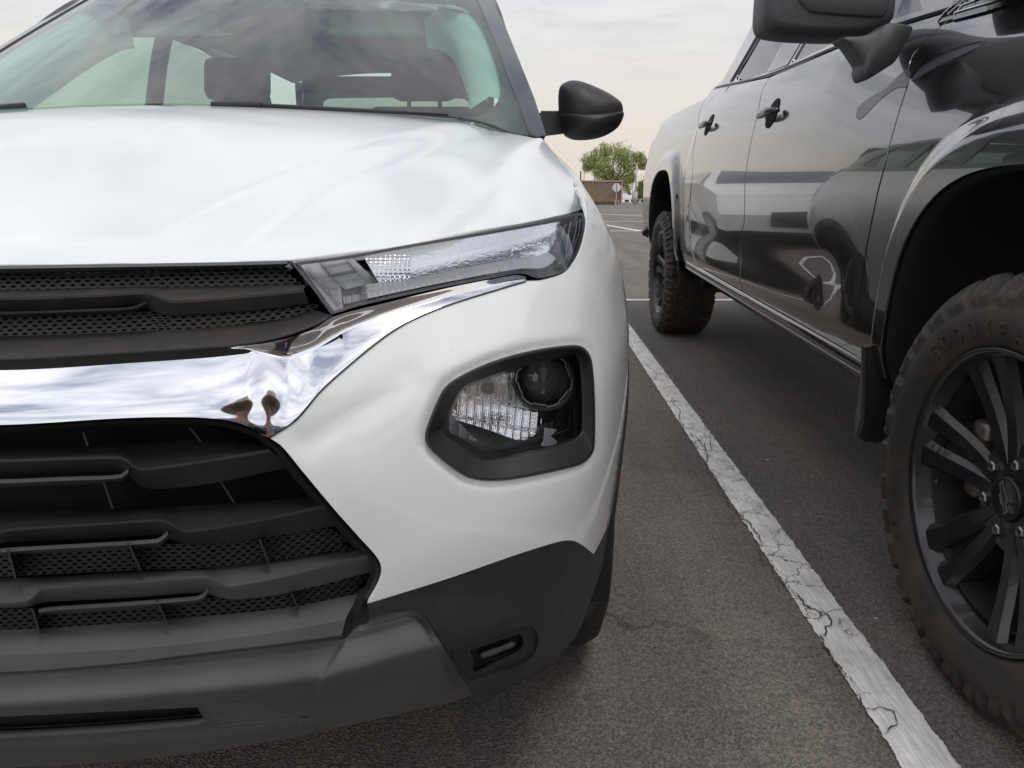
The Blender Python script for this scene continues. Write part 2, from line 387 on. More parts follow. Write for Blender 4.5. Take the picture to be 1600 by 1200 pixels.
# ================================================================= white crossover
CX = -0.70
Yp = pchip([0, .2, .4, .55, .65, .72, .78, .82, .86, .885, .90, .91], [.605, .615, .645, .685, .725, .768, .83, .90, 1.02, 1.14, 1.32, 1.9])
dQ = pchip([.08, .18, .22, .28, .35, .42, .52, .60, .68, .74, .80, .88, .95, 1.1], [.27, .19, .13, .065, .028, .012, .002, 0, .004, .012, .025, .055, .11, .26], .018)
tuck = pchip([.15, .30, .39, .5, .60, .7, .8, .88, .93, .97, 1.05, 1.12, 1.6, 1.66], [.03, .022, .018, .011, .003, 0, .010, .032, .061, .086, .125, .155, .30, .37], .014)
_yg = np.linspace(0, .912, 3000); _yv = Yp(_yg)
def Uside(y, H): return np.interp(np.asarray(y) - dQ(H), _yv, _yg) - tuck(H) - .22 * np.clip((np.asarray(y) - 4.15) / .85, 0, 1.2) ** 3
def phiF(x, y, z):
    u = np.abs(x - CX) + tuck(z); return y - dQ(z) - Yp(np.minimum(u, .912)) - np.maximum(u - .912, 0) * 60
liftF = lifter(phiF, clampx=CX)
SX = dict(mirror='join', cx=CX); SD = dict(mirror='dup', cx=CX)
white, blk, gry, dusty = M['white_paint'], M['black_plastic'], M['grey_plastic'], M['dusty_plastic']
suv = thing('white_crossover', 'white compact crossover with chrome grille bar, its front corner filling the left of the picture', 'car', (CX, 1.475, 0))

# character line of the front corner and the depth field shared by paint, chrome and lamps
CREASE = [(930, 300), (931, 350), (930, 390), (914, 468), (902, 524), (825, 533), (755, 554), (685, 583), (600, 612), (520, 650), (430, 720)]
CREASE = [tuple(p) for p in line(CREASE, 8)]
BEZEL = [(664, 680), (667, 666), (684, 624), (697, 603), (718, 588), (765, 566), (828, 548), (890, 539), (909, 541), (920, 551), (926, 568), (930, 625), (930, 690), (927, 708), (912, 724), (885, 733), (806, 749), (765, 752), (740, 749), (722, 742), (678, 708), (666, 692)]
def base_rel(a, b):
    d = pld(a, b, CREASE); up = np.clip(d, 0, 400)
    soft = 150 * (1 - np.exp(-(np.sqrt(up * up + 80) - 8.94) / 150))
    return soft * .00018 * sst(400, 640, a)
def white_rel(a, b):
    r = base_rel(a, b)
    r += .0045 * np.exp(-(np.abs(pld(a, b, BEZEL, True)) / 10) ** 2)
    d2 = pld(a, b, [(560, 900), (597, 872), (650, 848), (760, 810), (870, 772), (915, 748), (940, 700), (955, 640)])
    lo = np.clip(d2, 0, 200); r += np.where(lo < 70, lo * lo / 140, lo - 35) * .00016
    # swelling between grille corner and lamp
    r -= .006 * np.exp(-(((a - 560) / 90) ** 2 + ((b - 760) / 90) ** 2))
    r += .004 * np.exp(-(np.abs(pld(a, b, [(640, 590), (560, 640), (480, 690)])) / 26) ** 2)
    return r
patch('front_bumper', [(421, 684, 1), (462, 657), (502, 612), (552, 567), (602, 527), (642, 502), (702, 477), (782, 452), (822, 440, 1), (840, 439), (852, 437), (880, 428), (893, 416), (907, 391), (915, 360), (917, 338, 1), (915, 320), (905, 303), (900, 296, 1), (902, 290), (909, 291), (920, 304), (933, 326), (945, 350), (965, 400), (978, 462), (984, 520), (983, 565), (975, 660), (966, 730), (957, 795), (946, 830), (928, 866, 1), (910, 852), (896, 845), (880, 845), (850, 853), (800, 869), (700, 904), (574, 944, 1), (592, 912), (597, 890), (590, 872), (560, 838), (520, 793), (470, 733), (440, 697)],
      liftF, white, suv, white_rel, holes=[BEZEL], g=6, flange=.014, **SD)

# ---- hood
def hoodH(u, y):
    u = np.abs(u); yf = Yp(np.minimum(u, .86)) + .035; q = (u / .8) ** 2; yc = 1.58 + .24 * q
    t = np.clip((y - yf) / (yc - yf), -.2, 1.2); g_ = 1 - np.sign(1 - t) * np.abs(1 - t) ** 1.22
    H = .862 - .004 * q + (1.098 - .035 * q - .862) * g_
    xr = np.interp(y, [.62, .75, 1.05, 1.35, 1.8], [.33, .36, .42, .52, .64])
    H = H - .012 * sst(-.035, .055, u - xr)
    xo = np.interp(y, [.8, 1.0, 1.3, 1.7, 1.9], [.66, .70, .745, .775, .78])
    H = H - .9 * np.clip(u - xo, 0, 1) ** 1.6 - .022 * sst(.0, .16, t) * 0
    H = H + .010 * np.exp(-((u - xo + .03) / .05) ** 2)
    H = H - .035 * (1 - sst(-.08, .10, t)) 
    return H
phiH = lambda x, y, z: hoodH(x - CX, y) - z
def sym(px, phi, front, back, t0=.5, t1=4.5, inner=()):
    """right half of an outline given in the picture -> whole outline in (across, along) of the car"""
    P = np.array([p[:2] for p in px], float); D, t, ok = hit(P[:, 0], P[:, 1], phi, t0, t1, 500); Q = CAMP + D * t[:, None]
    r = [(max(q[0] - CX, .01), q[1]) + tuple(p[2:]) for q, p in zip(Q, px)]
    f_ = [(0, r[0][1] + front)] if front is not None else []; b_ = [(0, r[-1][1] + back)] if back is not None else []
    return f_ + r + b_ + [(-p[0],) + tuple(p[1:]) for p in reversed(r)]
def hoodM(a, b, rel=0): a = np.asarray(a, float); b = np.asarray(b, float); return np.stack([CX + a, b, hoodH(a, b) - rel], 1)
HO = sym([(-300, 417), (0, 413), (200, 411), (380, 408), (455, 405), (540, 394), (700, 368), (800, 351), (880, 335), (905, 328), (913, 321, 1), (914, 312), (902, 300), (896, 288), (891, 274), (877, 254), (860, 232), (846, 216, 1), (830, 215), (800, 209), (776, 198), (762, 192), (740, 188), (660, 181), (540, 173), (400, 166)], phiH, 0, -.015)
patch('hood', HO, hoodM, white, suv, g=.011, ostep=.008, eps=.002, flange=.012, flip=True)
# fender top strip seen beside the hood
def phiFen(x, y, z): return phiF(x, y, z)
# ---- upper grille
W_ = lambda *p: [(-900, p[0][1] + 5)] + [(-400, p[0][1] + 3)] + list(p)
def gl(name, ls, rs, m, par, **k): return strips(name, ls, rs, liftF, m, par, mirror='join', cx=CX, **k)
grille = gl('upper_grille', [W_((0, 415), (200, 412), (380, 409), (456, 407)), W_((0, 420), (200, 417), (380, 414), (452, 412)), W_((0, 426), (200, 422), (380, 418), (446, 416)), W_((0, 427), (200, 423), (380, 419), (446, 417))], [.022, .010, .014, .032], blk, suv)
gl('grille_bar', [W_((0, 452), (200, 447), (380, 444), (454, 443), (478, 446)), W_((0, 465), (150, 460), (222, 456), (238, 458), (262, 468), (285, 469), (400, 460), (474, 452)), W_((0, 469), (150, 464), (222, 460), (238, 462), (262, 472), (285, 473), (400, 464), (476, 456)), W_((0, 486), (180, 479), (222, 474), (240, 486), (262, 492), (300, 491), (400, 484), (483, 474)), W_((0, 487), (180, 480), (222, 475), (240, 487), (262, 493), (300, 492), (400, 485), (484, 475))], [.034, .006, .007, .022, .036], dusty, grille)
gl('grille_lip', [[(-900, 494), (-400, 492), (0, 487), (150, 482), (195, 480), (212, 477), (228, 470)], [(-900, 498), (-400, 496), (0, 491), (150, 486), (195, 484), (214, 481), (230, 473)], [(-900, 504), (-400, 502), (0, 497), (150, 492), (197, 490), (216, 486), (232, 478)]], [.012, .008, .03], blk, grille)
gl('lower_ledge', [W_((0, 524), (100, 520), (260, 513), (400, 502), (452, 494), (484, 482)), W_((0, 556), (200, 545), (330, 537), (395, 531), (440, 522), (490, 505), (514, 491)), W_((0, 560), (200, 549), (330, 541), (395, 535), (440, 526), (490, 509), (519, 493)), W_((0, 564), (200, 553), (330, 545), (395, 539), (440, 530), (490, 513), (521, 495))], [.034, .004, .004, .020], dusty, grille)
strips('side_frame', [[(448, 408), (484, 452), (512, 491)], [(453, 408), (489, 452), (517, 491)], [(458, 408), (494, 452), (522, 491)], [(462, 409), (497, 452), (523, 490)]], [.020, .000, .001, .022], liftF, M['gloss_black'], grille, n=30, mirror='dup', cx=CX)
def honey(name, top, bot, rel, x0, x1f, par, p=15.5, q=6.0, m=blk, maxrow=9, depth=.010):
    V = []; F = []; T = np.array(top); B = np.array(bot)
    cells = []
    for j in range(maxrow):
        x = x0 + (p / 2 if j % 2 else 0)
        while x < 640:
            yt = np.interp(x, T[:, 0], T[:, 1]); yb = np.interp(x, B[:, 0], B[:, 1]); y = yt + q * (j + .5)
            if y < yb + q * .3 and x < x1f(y): cells.append((x, y))
            x += p
    if not cells: return
    C_ = np.array(cells); out6 = np.array([(-p / 2, -q / 2), (0, -q / 2), (p / 2, -q / 2), (p / 2, q / 2), (0, q / 2), (-p / 2, q / 2)])
    in6 = np.array([(-.30 * p, 0), (-.16 * p, -.30 * q), (.16 * p, -.30 * q), (.30 * p, 0), (.16 * p, .30 * q), (-.16 * p, .30 * q)])
    in6 = np.array([(-.30 * p, -.12 * q), (0, -.32 * q), (.30 * p, -.12 * q), (.30 * p, .12 * q), (0, .32 * q), (-.30 * p, .12 * q)])
    rings = []
    for off, r in ((out6, 0), (in6, 0), (in6 * .8 + np.array([0, -.02 * q]), depth)):
        rings.append(np.stack([liftF(C_[:, 0] + o[0], C_[:, 1] + o[1], np.full(len(C_), rel + r)) for o in off], 1))
    for c in range(len(C_)):
        k = len(V); V += rings[0][c].tolist() + rings[1][c].tolist() + rings[2][c].tolist()
        for a, b in ((0, 6), (6, 12)):
            for i in range(6): F.append((k + a + i, k + b + i, k + b + (i + 1) % 6, k + a + (i + 1) % 6))
        F.append(tuple(k + 12 + i for i in (5, 4, 3, 2, 1, 0)))
    obj(name, V, F, m, par, mirror='join', cx=CX, smooth=False)
edge1 = lambda y: 446 + (y - 410) * .85 - 6
honey('grille_mesh', [(-700, 434), (0, 427), (200, 423), (380, 419), (520, 415)], [(-700, 462), (0, 455), (240, 449), (460, 444), (520, 446)], .030, -700, edge1, grille, maxrow=6)
honey('grille_mesh', [(-700, 502), (0, 496), (180, 490), (240, 486), (262, 493), (300, 492), (400, 485), (520, 472)], [(-700, 530), (0, 526), (100, 522), (260, 515), (400, 504), (452, 496), (520, 470)], .030, -705, edge1, grille, maxrow=8)

# ---- chrome bar
CT = line(W_((0, 564), (200, 552), (330, 545), (395, 539), (440, 531), (490, 514), (521, 495), (600, 474), (700, 450), (780, 434), (805, 430), (822, 432)), 5)
CB = line(W_((0, 664), (200, 653), (300, 652), (350, 656), (385, 665), (421, 683)) + [(460, 656), (500, 611), (550, 566), (600, 526), (640, 501), (700, 476), (780, 451), (822, 439)], 5)
VAL = np.array([(-900, 560), (380, 545), (415, 552), (450, 560), (490, 545), (540, 516), (600, 492), (700, 464), (780, 445), (822, 436)])
def chrome_bar():  # rows from the top edge through the valley to the bottom edge
    nx, nv1, nv2 = 420, 9, 22; ct = line(CT, 2); cb = line(CB, 2); xs = np.concatenate([np.linspace(-900, 380, 120), np.linspace(383, 822, 300)])
    # bottom curve turns under itself near the corner: pair the columns by their share of the length
    lt = np.interp(xs, ct[:, 0], ct[:, 1]); lb = np.interp(xs, cb[:, 0], cb[:, 1]); va = np.interp(xs, VAL[:, 0], VAL[:, 1]); va = np.clip(va, lt + 2, lb - 1)
    lb = np.maximum(lb, lt + 1); va = np.minimum(va, (lt + lb * 1.2) / 2.2 + 8); va = np.clip(va, lt + .5, lb - .3)
    k = np.ones(9) / 9; va = np.convolve(np.pad(va, 4, 'edge'), k, 'valid')
    edge = white_rel(xs, lb); ek = np.ones(61) / 61; edge = np.convolve(np.pad(edge, 30, 'edge'), ek, 'valid'); sc = np.clip((lb - lt) / 105, .10, 1); sc = np.convolve(np.pad(sc, 30, 'edge'), ek, 'valid'); w1 = sst(340, 520, xs); rows = []
    for j in range(nv1 + nv2 + 1):
        if j <= nv1: q = j / nv1; y = lt + (va - lt) * q; wing = .008 + .010 * np.sin(q * math.pi / 2) ** 1.3
        else: q = (j - nv1) / nv2; y = va + (lb - va) * q; wing = .018 * (1 - q) ** 1.15
        v = (y - lt) / (lb - lt); cen = .0175 * (1 - v) ** 1.2 + .0005
        r = cen * (1 - w1) + wing * sc * w1 + edge; rows.append(liftF(xs, y, r))
    V = np.vstack(rows); n = len(xs); F = [(j * n + i, (j + 1) * n + i, (j + 1) * n + i + 1, j * n + i + 1) for j in range(nv1 + nv2) for i in range(n - 1)]
    # folded edges
    for r_, nm in ((rows[0], 0), (rows[-1], 1)):
        k0 = len(V); V = np.vstack([V, r_, r_ + np.array([0, .014, -.002 if nm == 0 else .002])]); F += [(k0 + i, k0 + i + 1, k0 + n + i + 1, k0 + n + i) if nm else (k0 + i, k0 + n + i, k0 + n + i + 1, k0 + i + 1) for i in range(n - 1)]
    return obj('chrome_bar', V, F, M['chrome'], suv, **SX)
chrome_bar()
ED = [(421, 684), (462, 656.5), (501, 611.5), (551, 566.5), (601, 526.5), (641, 501.5), (701, 476.5), (781, 451.5), (822, 439.5)]
strips('bumper_seam', [[(x - .9, y - 1.0) for x, y in ED], [(x + .9, y + 1.2) for x, y in ED]], [lambda a, b: white_rel(a, b) - .0012] * 2, liftF, M['frit'], suv, n=120, mirror='dup', cx=CX)

# ---- lower grille
LG = gl('lower_grille', [W_((0, 664), (200, 653), (300, 651), (350, 655), (402, 670), (432, 692), (472, 738), (522, 795), (562, 841), (590, 873), (597, 889), (592, 910), (574, 943), (557, 981)), W_((0, 669), (200, 658), (300, 656), (348, 660), (398, 675), (427, 697), (467, 743), (516, 800), (556, 846), (583, 877), (589, 890), (584, 908), (567, 940), (551, 977)), W_((0, 676), (200, 665), (300, 663), (346, 667), (393, 682), (421, 703), (460, 748), (508, 805), (548, 851), (574, 882), (579, 892), (574, 908), (558, 936), (543, 972))], [.014, .003, .030], blk, suv, soft=False)
strips('grille_back', [[(-900, 660), (0, 665), (345, 660), (400, 685), (470, 760), (580, 885)], [(-900, 1000), (0, 1000), (300, 990), (420, 985), (500, 975), (575, 960)]], [.10, .10], liftF, M['dark_void'], LG, n=60, mirror='join', cx=CX)
SL = [  # upper edge of the ledge, bright front edge, foot of the face; the knee where the recess ends
 ([(0, 698), (200, 690), (215, 694), (330, 684), (412, 692)], [(0, 718), (100, 715), (186, 713), (196, 716), (213, 729), (226, 731), (300, 722), (420, 702)], [(0, 722), (100, 719), (186, 717), (196, 720), (213, 733), (226, 735), (300, 726), (424, 706)], [(0, 742), (100, 739), (186, 737), (200, 742), (222, 760), (250, 764), (330, 755), (462, 728)]),
 ([(0, 800), (200, 795), (262, 792), (360, 786), (500, 775)], [(0, 831), (12, 826), (25, 825), (150, 817), (252, 811), (262, 814), (285, 827), (300, 828), (400, 812), (509, 788)], [(0, 835), (12, 830), (25, 829), (150, 821), (252, 815), (262, 818), (285, 831), (300, 832), (400, 816), (513, 793)], [(0, 850), (12, 846), (25, 846), (150, 842), (252, 836), (268, 842), (290, 850), (310, 851), (400, 842), (545, 818)]),
 ([(0, 903), (200, 893), (330, 882), (380, 878), (556, 857)], [(0, 942), (45, 938), (62, 922), (75, 920), (200, 912), (320, 903), (332, 906), (352, 916), (366, 916), (450, 900), (574, 867)], [(0, 946), (45, 942), (62, 926), (75, 924), (200, 916), (320, 907), (332, 910), (352, 920), (366, 920), (450, 904), (576, 872)], [(0, 950), (45, 948), (64, 942), (80, 940), (200, 934), (320, 926), (338, 932), (356, 936), (376, 936), (450, 926), (582, 893)])]
for i, (a, b, c, d) in enumerate(SL):
    gl('grille_slat', [W_(*a), W_(*b), W_(*c), W_(*d), W_(*[(x, y + 1) for x, y in d])], [.055, .012 if i < 2 else .010, .012, .028, .06], gry if i == 2 else blk, LG)
for pts in ([(-900, 754), (-400, 753), (0, 749), (100, 745), (182, 742), (192, 739), (200, 731)], [(0, 857), (25, 855), (150, 848), (243, 842), (252, 838), (262, 829)], [(60, 951), (80, 948), (200, 940), (308, 931), (318, 926), (325, 916)]):
    strips('recess_lip', [pts, [(x + 1, y + 6) for x, y in pts], [(x + 2, y + 13) for x, y in pts]], [.020, .012, .05], liftF, gry, LG, n=80, mirror='dup', cx=CX)
edge2 = lambda y: np.interp(y, [690, 740, 800, 850, 885, 900, 920, 945], [412, 455, 505, 548, 572, 576, 566, 552]) - 6
honey('lower_mesh', [(-700, 872), (0, 862), (240, 850), (300, 850), (400, 840), (560, 814)], [(-700, 908), (0, 901), (240, 890), (380, 878), (560, 856)], .040, -705, edge2, LG, p=15.5, q=5.6, maxrow=10, depth=.012)
honey('lower_mesh', [(-700, 962), (0, 953), (200, 942), (340, 934), (450, 924), (582, 896)], [(-700, 994), (0, 985), (200, 974), (300, 966), (450, 951), (570, 928)], .040, -705, edge2, LG, p=15.5, q=5.6, maxrow=10, depth=.012)
gl('grille_sill', [W_((0, 984), (200, 973), (300, 965), (450, 949), (560, 927)), W_((0, 1024), (200, 1014), (300, 1005), (450, 985), (540, 968)), W_((0, 1050), (200, 1035), (300, 1022), (450, 1004), (534, 992)), W_((0, 1054), (200, 1039), (300, 1026), (450, 1008), (538, 996))], [.040, .006, .004, .03], gry, LG)
for (x0, y0, x1, y1, r0) in [(12, 858, 24, 904, .012), (200, 848, 220, 892, .012), (405, 842, 420, 880, .016), (50, 950, 62, 990, .014), (245, 938, 262, 976, .014), (455, 926, 466, 952, .016), (130, 676, 137, 697, .03), (160, 748, 176, 795, .03), (296, 668, 314, 690, .03), (342, 748, 366, 786, .03), (-140, 860, -128, 904, .012), (-160, 950, -150, 990, .014)]:
    a = liftF(np.array([x0, x1, x0, x1]), np.array([y0, y1, y0, y1]), np.array([r0, r0, .07, .07])); V = []
    for p in a: V += [p + (-.0011, 0, 0), p + (.0011, 0, 0)]
    MB().add(V, [(0, 1, 3, 2), (0, 2, 6, 4), (1, 5, 7, 3), (2, 3, 7, 6), (0, 4, 5, 1)]).build('grille_rib', M['frit'], LG)

patch('corner_filler', [(560, 925, 1), (598, 896, 1), (592, 940), (575, 972), (548, 1002, 1), (530, 996, 1)], liftF, blk, suv, .020, g=6, flange=.0, **SD)
# ---- black lower cladding and skid panel
BL = [(575, 944, 1), (700, 904), (800, 869), (850, 853), (880, 845), (896, 845), (910, 852), (928, 866, 1), (940, 848), (953, 806), (956, 812), (950, 850), (938, 895), (920, 945), (905, 985), (885, 1012), (850, 1042), (800, 1064), (740, 1086, 1), (703, 1024), (677, 982), (664, 962), (648, 954), (622, 956), (578, 966, 1)]
POD = [(700, 1020), (720, 1012), (770, 995), (815, 980), (830, 978), (840, 988), (842, 1004), (836, 1022), (820, 1038), (790, 1050), (740, 1068), (733, 1066), (715, 1044)]
PIN = [(734, 1013), (750, 1007), (800, 992), (812, 990), (818, 1000), (815, 1012), (800, 1022), (770, 1036), (742, 1050), (737, 1044), (740, 1032)]
def clad_rel(a, b):
    r = white_rel(a, np.minimum(b, 930)) * sst(1000, 900, b) * 1.0
    d = pld(a, b, [(660, 1010), (720, 1000), (800, 965), (860, 925), (900, 880)]); lo = np.clip(d, 0, 160)
    r = r + lo * .00028
    return r
clad = patch('lower_cladding', BL, liftF, blk, suv, clad_rel, holes=[POD], g=4, flange=.02, **SD)
SK = [(-900, 1062, 1), (-400, 1060), (0, 1055), (200, 1040), (300, 1028), (450, 1010), (540, 998), (552, 982), (562, 970), (578, 963), (622, 953), (646, 951), (661, 958), (674, 980), (700, 1022), (738, 1086, 1), (700, 1098), (640, 1112), (560, 1130), (490, 1146), (400, 1162), (300, 1178), (150, 1192), (0, 1200), (-400, 1214), (-900, 1218, 1)]
SC1 = [(-900, 1112), (-400, 1112), (0, 1106), (150, 1098), (300, 1085), (420, 1073), (506, 1062), (540, 1052), (600, 1035), (680, 1012), (760, 990)]
def skid_rel(a, b):
    d = pld(a, b, SC1); d = np.maximum(d, -48); r = .00050 * d + .00100 * np.sqrt(d * d + 40)
    d2 = -pld(a, b, [(500, 1075), (520, 1040), (552, 988), (572, 984), (640, 967), (655, 975), (690, 1040), (715, 1090)])
    r = r - .0055 * (1 - sst(0, 10, d2)) - .004 * sst(506, 545, a)
    dl = pld(a, b, [(-900, 1182), (-400, 1180), (0, 1172), (150, 1166), (300, 1155), (480, 1133), (560, 1120)]); r = r - .014 * sst(-16, 2, dl) * (1 - sst(440, 540, a))
    return r
SLOT = [(-900, 1128), (0, 1120), (150, 1113), (308, 1105), (322, 1128), (300, 1134), (150, 1146), (0, 1154), (-900, 1162)]
LOUV = [(318, 1102), (395, 1094), (440, 1104), (478, 1124), (345, 1138)]
skid = patch('skid_panel', SK, liftF, gry, suv, skid_rel, g=3.4, flange=.03, holes=[np.array(line(SLOT + SLOT[:1], 5, False))[:-1]], **SX)
def srel(r): return lambda a, b: skid_rel(a, b) + r
gl('slot_floor', [[(-900, 1120), (0, 1112), (150, 1105), (326, 1098)], [(-900, 1170), (0, 1162), (150, 1154), (330, 1136)]], [srel(.05), srel(.05)], M['dark_void'], skid, n=50)
for j in range(11):
    y0 = 1103 + j * 3.1; xa = 322 + j * 1.9; xb = 398 + j * 7.6 if j < 8 else 480; k_ = -.105
    strips('louvre', [[(xa, y0), (xb, y0 + (xb - xa) * k_)], [(xa, y0 + 1.4), (xb, y0 + 1.4 + (xb - xa) * k_)], [(xa, y0 + 2.4), (xb, y0 + 2.4 + (xb - xa) * k_)]], [srel(-.0002), srel(-.0026), srel(-.0002)], liftF, gry, skid, n=24, mirror='dup', cx=CX)
gl('slot_bar', [[(-900, 1146), (-400, 1145), (0, 1139), (150, 1131), (316, 1118)], [(-900, 1149), (-400, 1148), (0, 1142), (150, 1134), (318, 1121)], [(-900, 1153), (-400, 1152), (0, 1146), (150, 1138), (320, 1125)]], [srel(.03), srel(.012), srel(.03)], blk, skid, n=60)
# things hanging below the bumper
fl = MB()
for pts in ([(752, 1078), (770, 1092), (775, 1090), (800, 1062), (760, 1070)], [(815, 1062), (825, 1064), (850, 1046), (870, 1020), (830, 1035)]):
    P = liftF(np.array([p[0] for p in pts], float), np.array([p[1] for p in pts], float), np.full(len(pts), .05)); Q = P + np.array([0, .05, .0]); n_ = len(pts)
    fl.add(np.vstack([P, Q]).tolist(), [tuple(range(n_)), tuple(range(2 * n_ - 1, n_ - 1, -1))] + [(i, i + n_, (i + 1) % n_ + n_, (i + 1) % n_) for i in range(n_)])
fl.build('air_deflector', blk, suv, mirror='dup', cx=CX)

# ---- main headlamp in its bezel
def ringlerp(A, B, t): return A * (1 - t) + B * t
def ring_strip(name, loops, rels, Mf, m, par, dup=True, smooth=False, cap=None, n=120, cornerfix=None, brel=None):
    V = []; F = []; rows = []
    for lp, r in zip(loops, rels):
        q = lp if isinstance(lp, np.ndarray) else crv(lp, 2.0); l_ = np.concatenate([[0], np.cumsum(np.linalg.norm(np.diff(np.vstack([q, q[:1]]), axis=0), axis=1))]); l_ /= l_[-1]; s_ = np.arange(n) / n
        qq = np.vstack([q, q[:1]]); a = np.interp(s_, l_, qq[:, 0]); b = np.interp(s_, l_, qq[:, 1]); rows.append(Mf(a, b, np.full(n, r) + (brel(a, b) if brel else 0)))
    for j in range(len(rows) - 1):
        k = len(V); V += rows[j].tolist() + rows[j + 1].tolist(); F += [(k + i, k + (i + 1) % n, k + n + (i + 1) % n, k + n + i) for i in range(n)]
    if cap: k = len(V); V += rows[-1].tolist(); F.append(tuple(k + i for i in range(n)))
    return obj(name, V, F, m, par, mirror='dup' if dup else 'join', cx=CX, smooth=smooth)
def shrink(lp, d):
    """inward offset of an outline"""
    q = crv(lp, 3.0) if not isinstance(lp, np.ndarray) else lp; t = np.roll(q, -3, 0) - np.roll(q, 3, 0); t /= np.linalg.norm(t, axis=1, keepdims=True); nn = np.stack([-t[:, 1], t[:, 0]], 1)
    c = q.mean(0); sg = np.sign(((c - q) * nn).sum(1).mean()); return q + nn * sg * d
PO = POD[:1] + POD[1:]
pod = ring_strip('fog_recess', [POD, shrink(POD, 1.5), shrink(POD, 4.5), shrink(POD, 9)], [0, .001, .010, .011], liftF, blk, clad, brel=clad_rel, n=160, cap=False)
ring_strip('recess_floor', [shrink(POD, 9), PIN, shrink(PIN, 1.0), shrink(PIN, 4)], [.011, .012, .016, .034], liftF, blk, clad, brel=clad_rel, n=160, cap=True)
PBAR = [(750, 1020), (782, 1008), (800, 1001), (806, 1004), (804, 1010), (786, 1018), (756, 1029), (750, 1027)]
ring_strip('recess_bar', [PBAR, shrink(PBAR, 1.5), shrink(PBAR, 3)], [.034, .014, .011], liftF, gry, clad, brel=clad_rel, n=60, cap=True)
BIN = [(686, 672), (692, 664), (704, 634), (720, 605), (740, 594), (806, 572), (870, 557), (892, 551), (902, 554), (908, 572), (911, 620), (911, 668), (908, 680), (890, 693), (840, 706), (765, 721), (744, 718), (722, 704), (692, 684)]
hl = ring_strip('headlight', [shrink(BEZEL, -1), shrink(BEZEL, 2), shrink(BEZEL, 5)], [.012, -.004, -.004], liftF, blk, suv)
ring_strip('bezel', [shrink(BEZEL, 5), BIN, shrink(BIN, 1.5), shrink(BIN, 5)], [-.004, .020, .022, .040], liftF, M['black_plastic'], hl, smooth=False)
ring_strip('housing', [shrink(BIN, 3), shrink(BIN, 8), shrink(BIN, 16)], [.036, .085, .105], liftF, M['lamp_dark'], hl, cap=True)
patch('lens', shrink(BIN, 3)[::3], liftF, M['lamp_lens'], hl, .030, g=8, flange=0, raw=True, mirror='dup', cx=CX)
# fluted reflector
RO = [(704, 652), (708, 637), (722, 612), (742, 600), (800, 582), (812, 588), (812, 610), (822, 628), (838, 642), (846, 655), (843, 668), (832, 682), (812, 688), (770, 674), (740, 664), (715, 657)]
def refl_rel(a, b):
    ax = a + .08 * (b - 600)
    cell = ((ax - 700) / 12.5) % 1
    e_ = .070 + .020 * np.exp(-(((a - 775) / 45) ** 2 + ((b - 635) / 35) ** 2)) - .0075 * np.sin(np.pi * cell)
    return e_ + np.where(((b - .2 * a - 472) % 34) < 2, .006, 0)
patch('reflector', RO, liftF, M['lamp_chrome'], hl, refl_rel, g=2.2, flange=.0, mirror='dup', cx=CX)
patch('reflector', [(697, 664), (702, 650), (716, 660), (735, 680), (746, 690), (730, 686), (708, 678)], liftF, M['lamp_grey'], hl, lambda a, b: .06 + .006 * np.sin(a * .4), g=3, flange=.004, mirror='dup', cx=CX)
def circ(cx_, cy, rx, ry, n=40, rot=0): 
    t = np.linspace(0, 2 * np.pi, n, endpoint=False); return np.stack([cx_ + rx * np.cos(t), cy + ry * np.sin(t)], 1)
ring_strip('bulb_socket', [circ(762, 606, 11, 10.5), circ(762, 606, 8.5, 8), circ(762, 607, 7, 6.5), circ(762, 607, 1, 1)], [.052, .050, .062, .058], liftF, M['lamp_dark'], hl, smooth=True)
ring_strip('projector_shroud', [circ(851, 596, 50, 49), circ(851, 596, 46, 46), circ(851, 595, 42, 41), circ(851, 594, 39, 37)], [.062, .050, .052, .068], liftF, M['lamp_dark'], hl, smooth=False, n=60)
nr = []
for i, t in enumerate(np.linspace(0, 2 * np.pi, 96, endpoint=False)):
    k = 41 if (int((t + .13) / (2 * np.pi) * 12) % 2) else 44.5; nr.append((850 + k * math.cos(t), 594 + k * .96 * math.sin(t)))
nr = np.array(nr)
ring_strip('trim_ring', [nr, (nr - (850, 594)) * .965 + (850, 594)], [.048, .048], liftF, M['lamp_grey'], hl, n=192)
V = []; F = []; rr = [40, 36, 31, 25, 18, 10, 3]; dz = [.064, .056, .049, .044, .040, .038, .037]
ring_strip('projector_lens', [circ(850, 592, k, k * .93) for k in rr], dz, liftF, M['projector'], hl, smooth=True, cap=True, n=60)
patch('marker_plate', [(852, 670, 1), (870, 672, 1), (860, 682, 1), (870, 690, 1), (868, 697, 1), (846, 697, 1), (850, 690, 1)], liftF, M['lamp_grey'], hl, .062, g=3, flange=.006, mirror='dup', cx=CX)
ring_strip('trim_line', [shrink(BIN, 22), shrink(BIN, 20.5)], [.078, .080], liftF, M['lamp_grey'], hl, n=160)

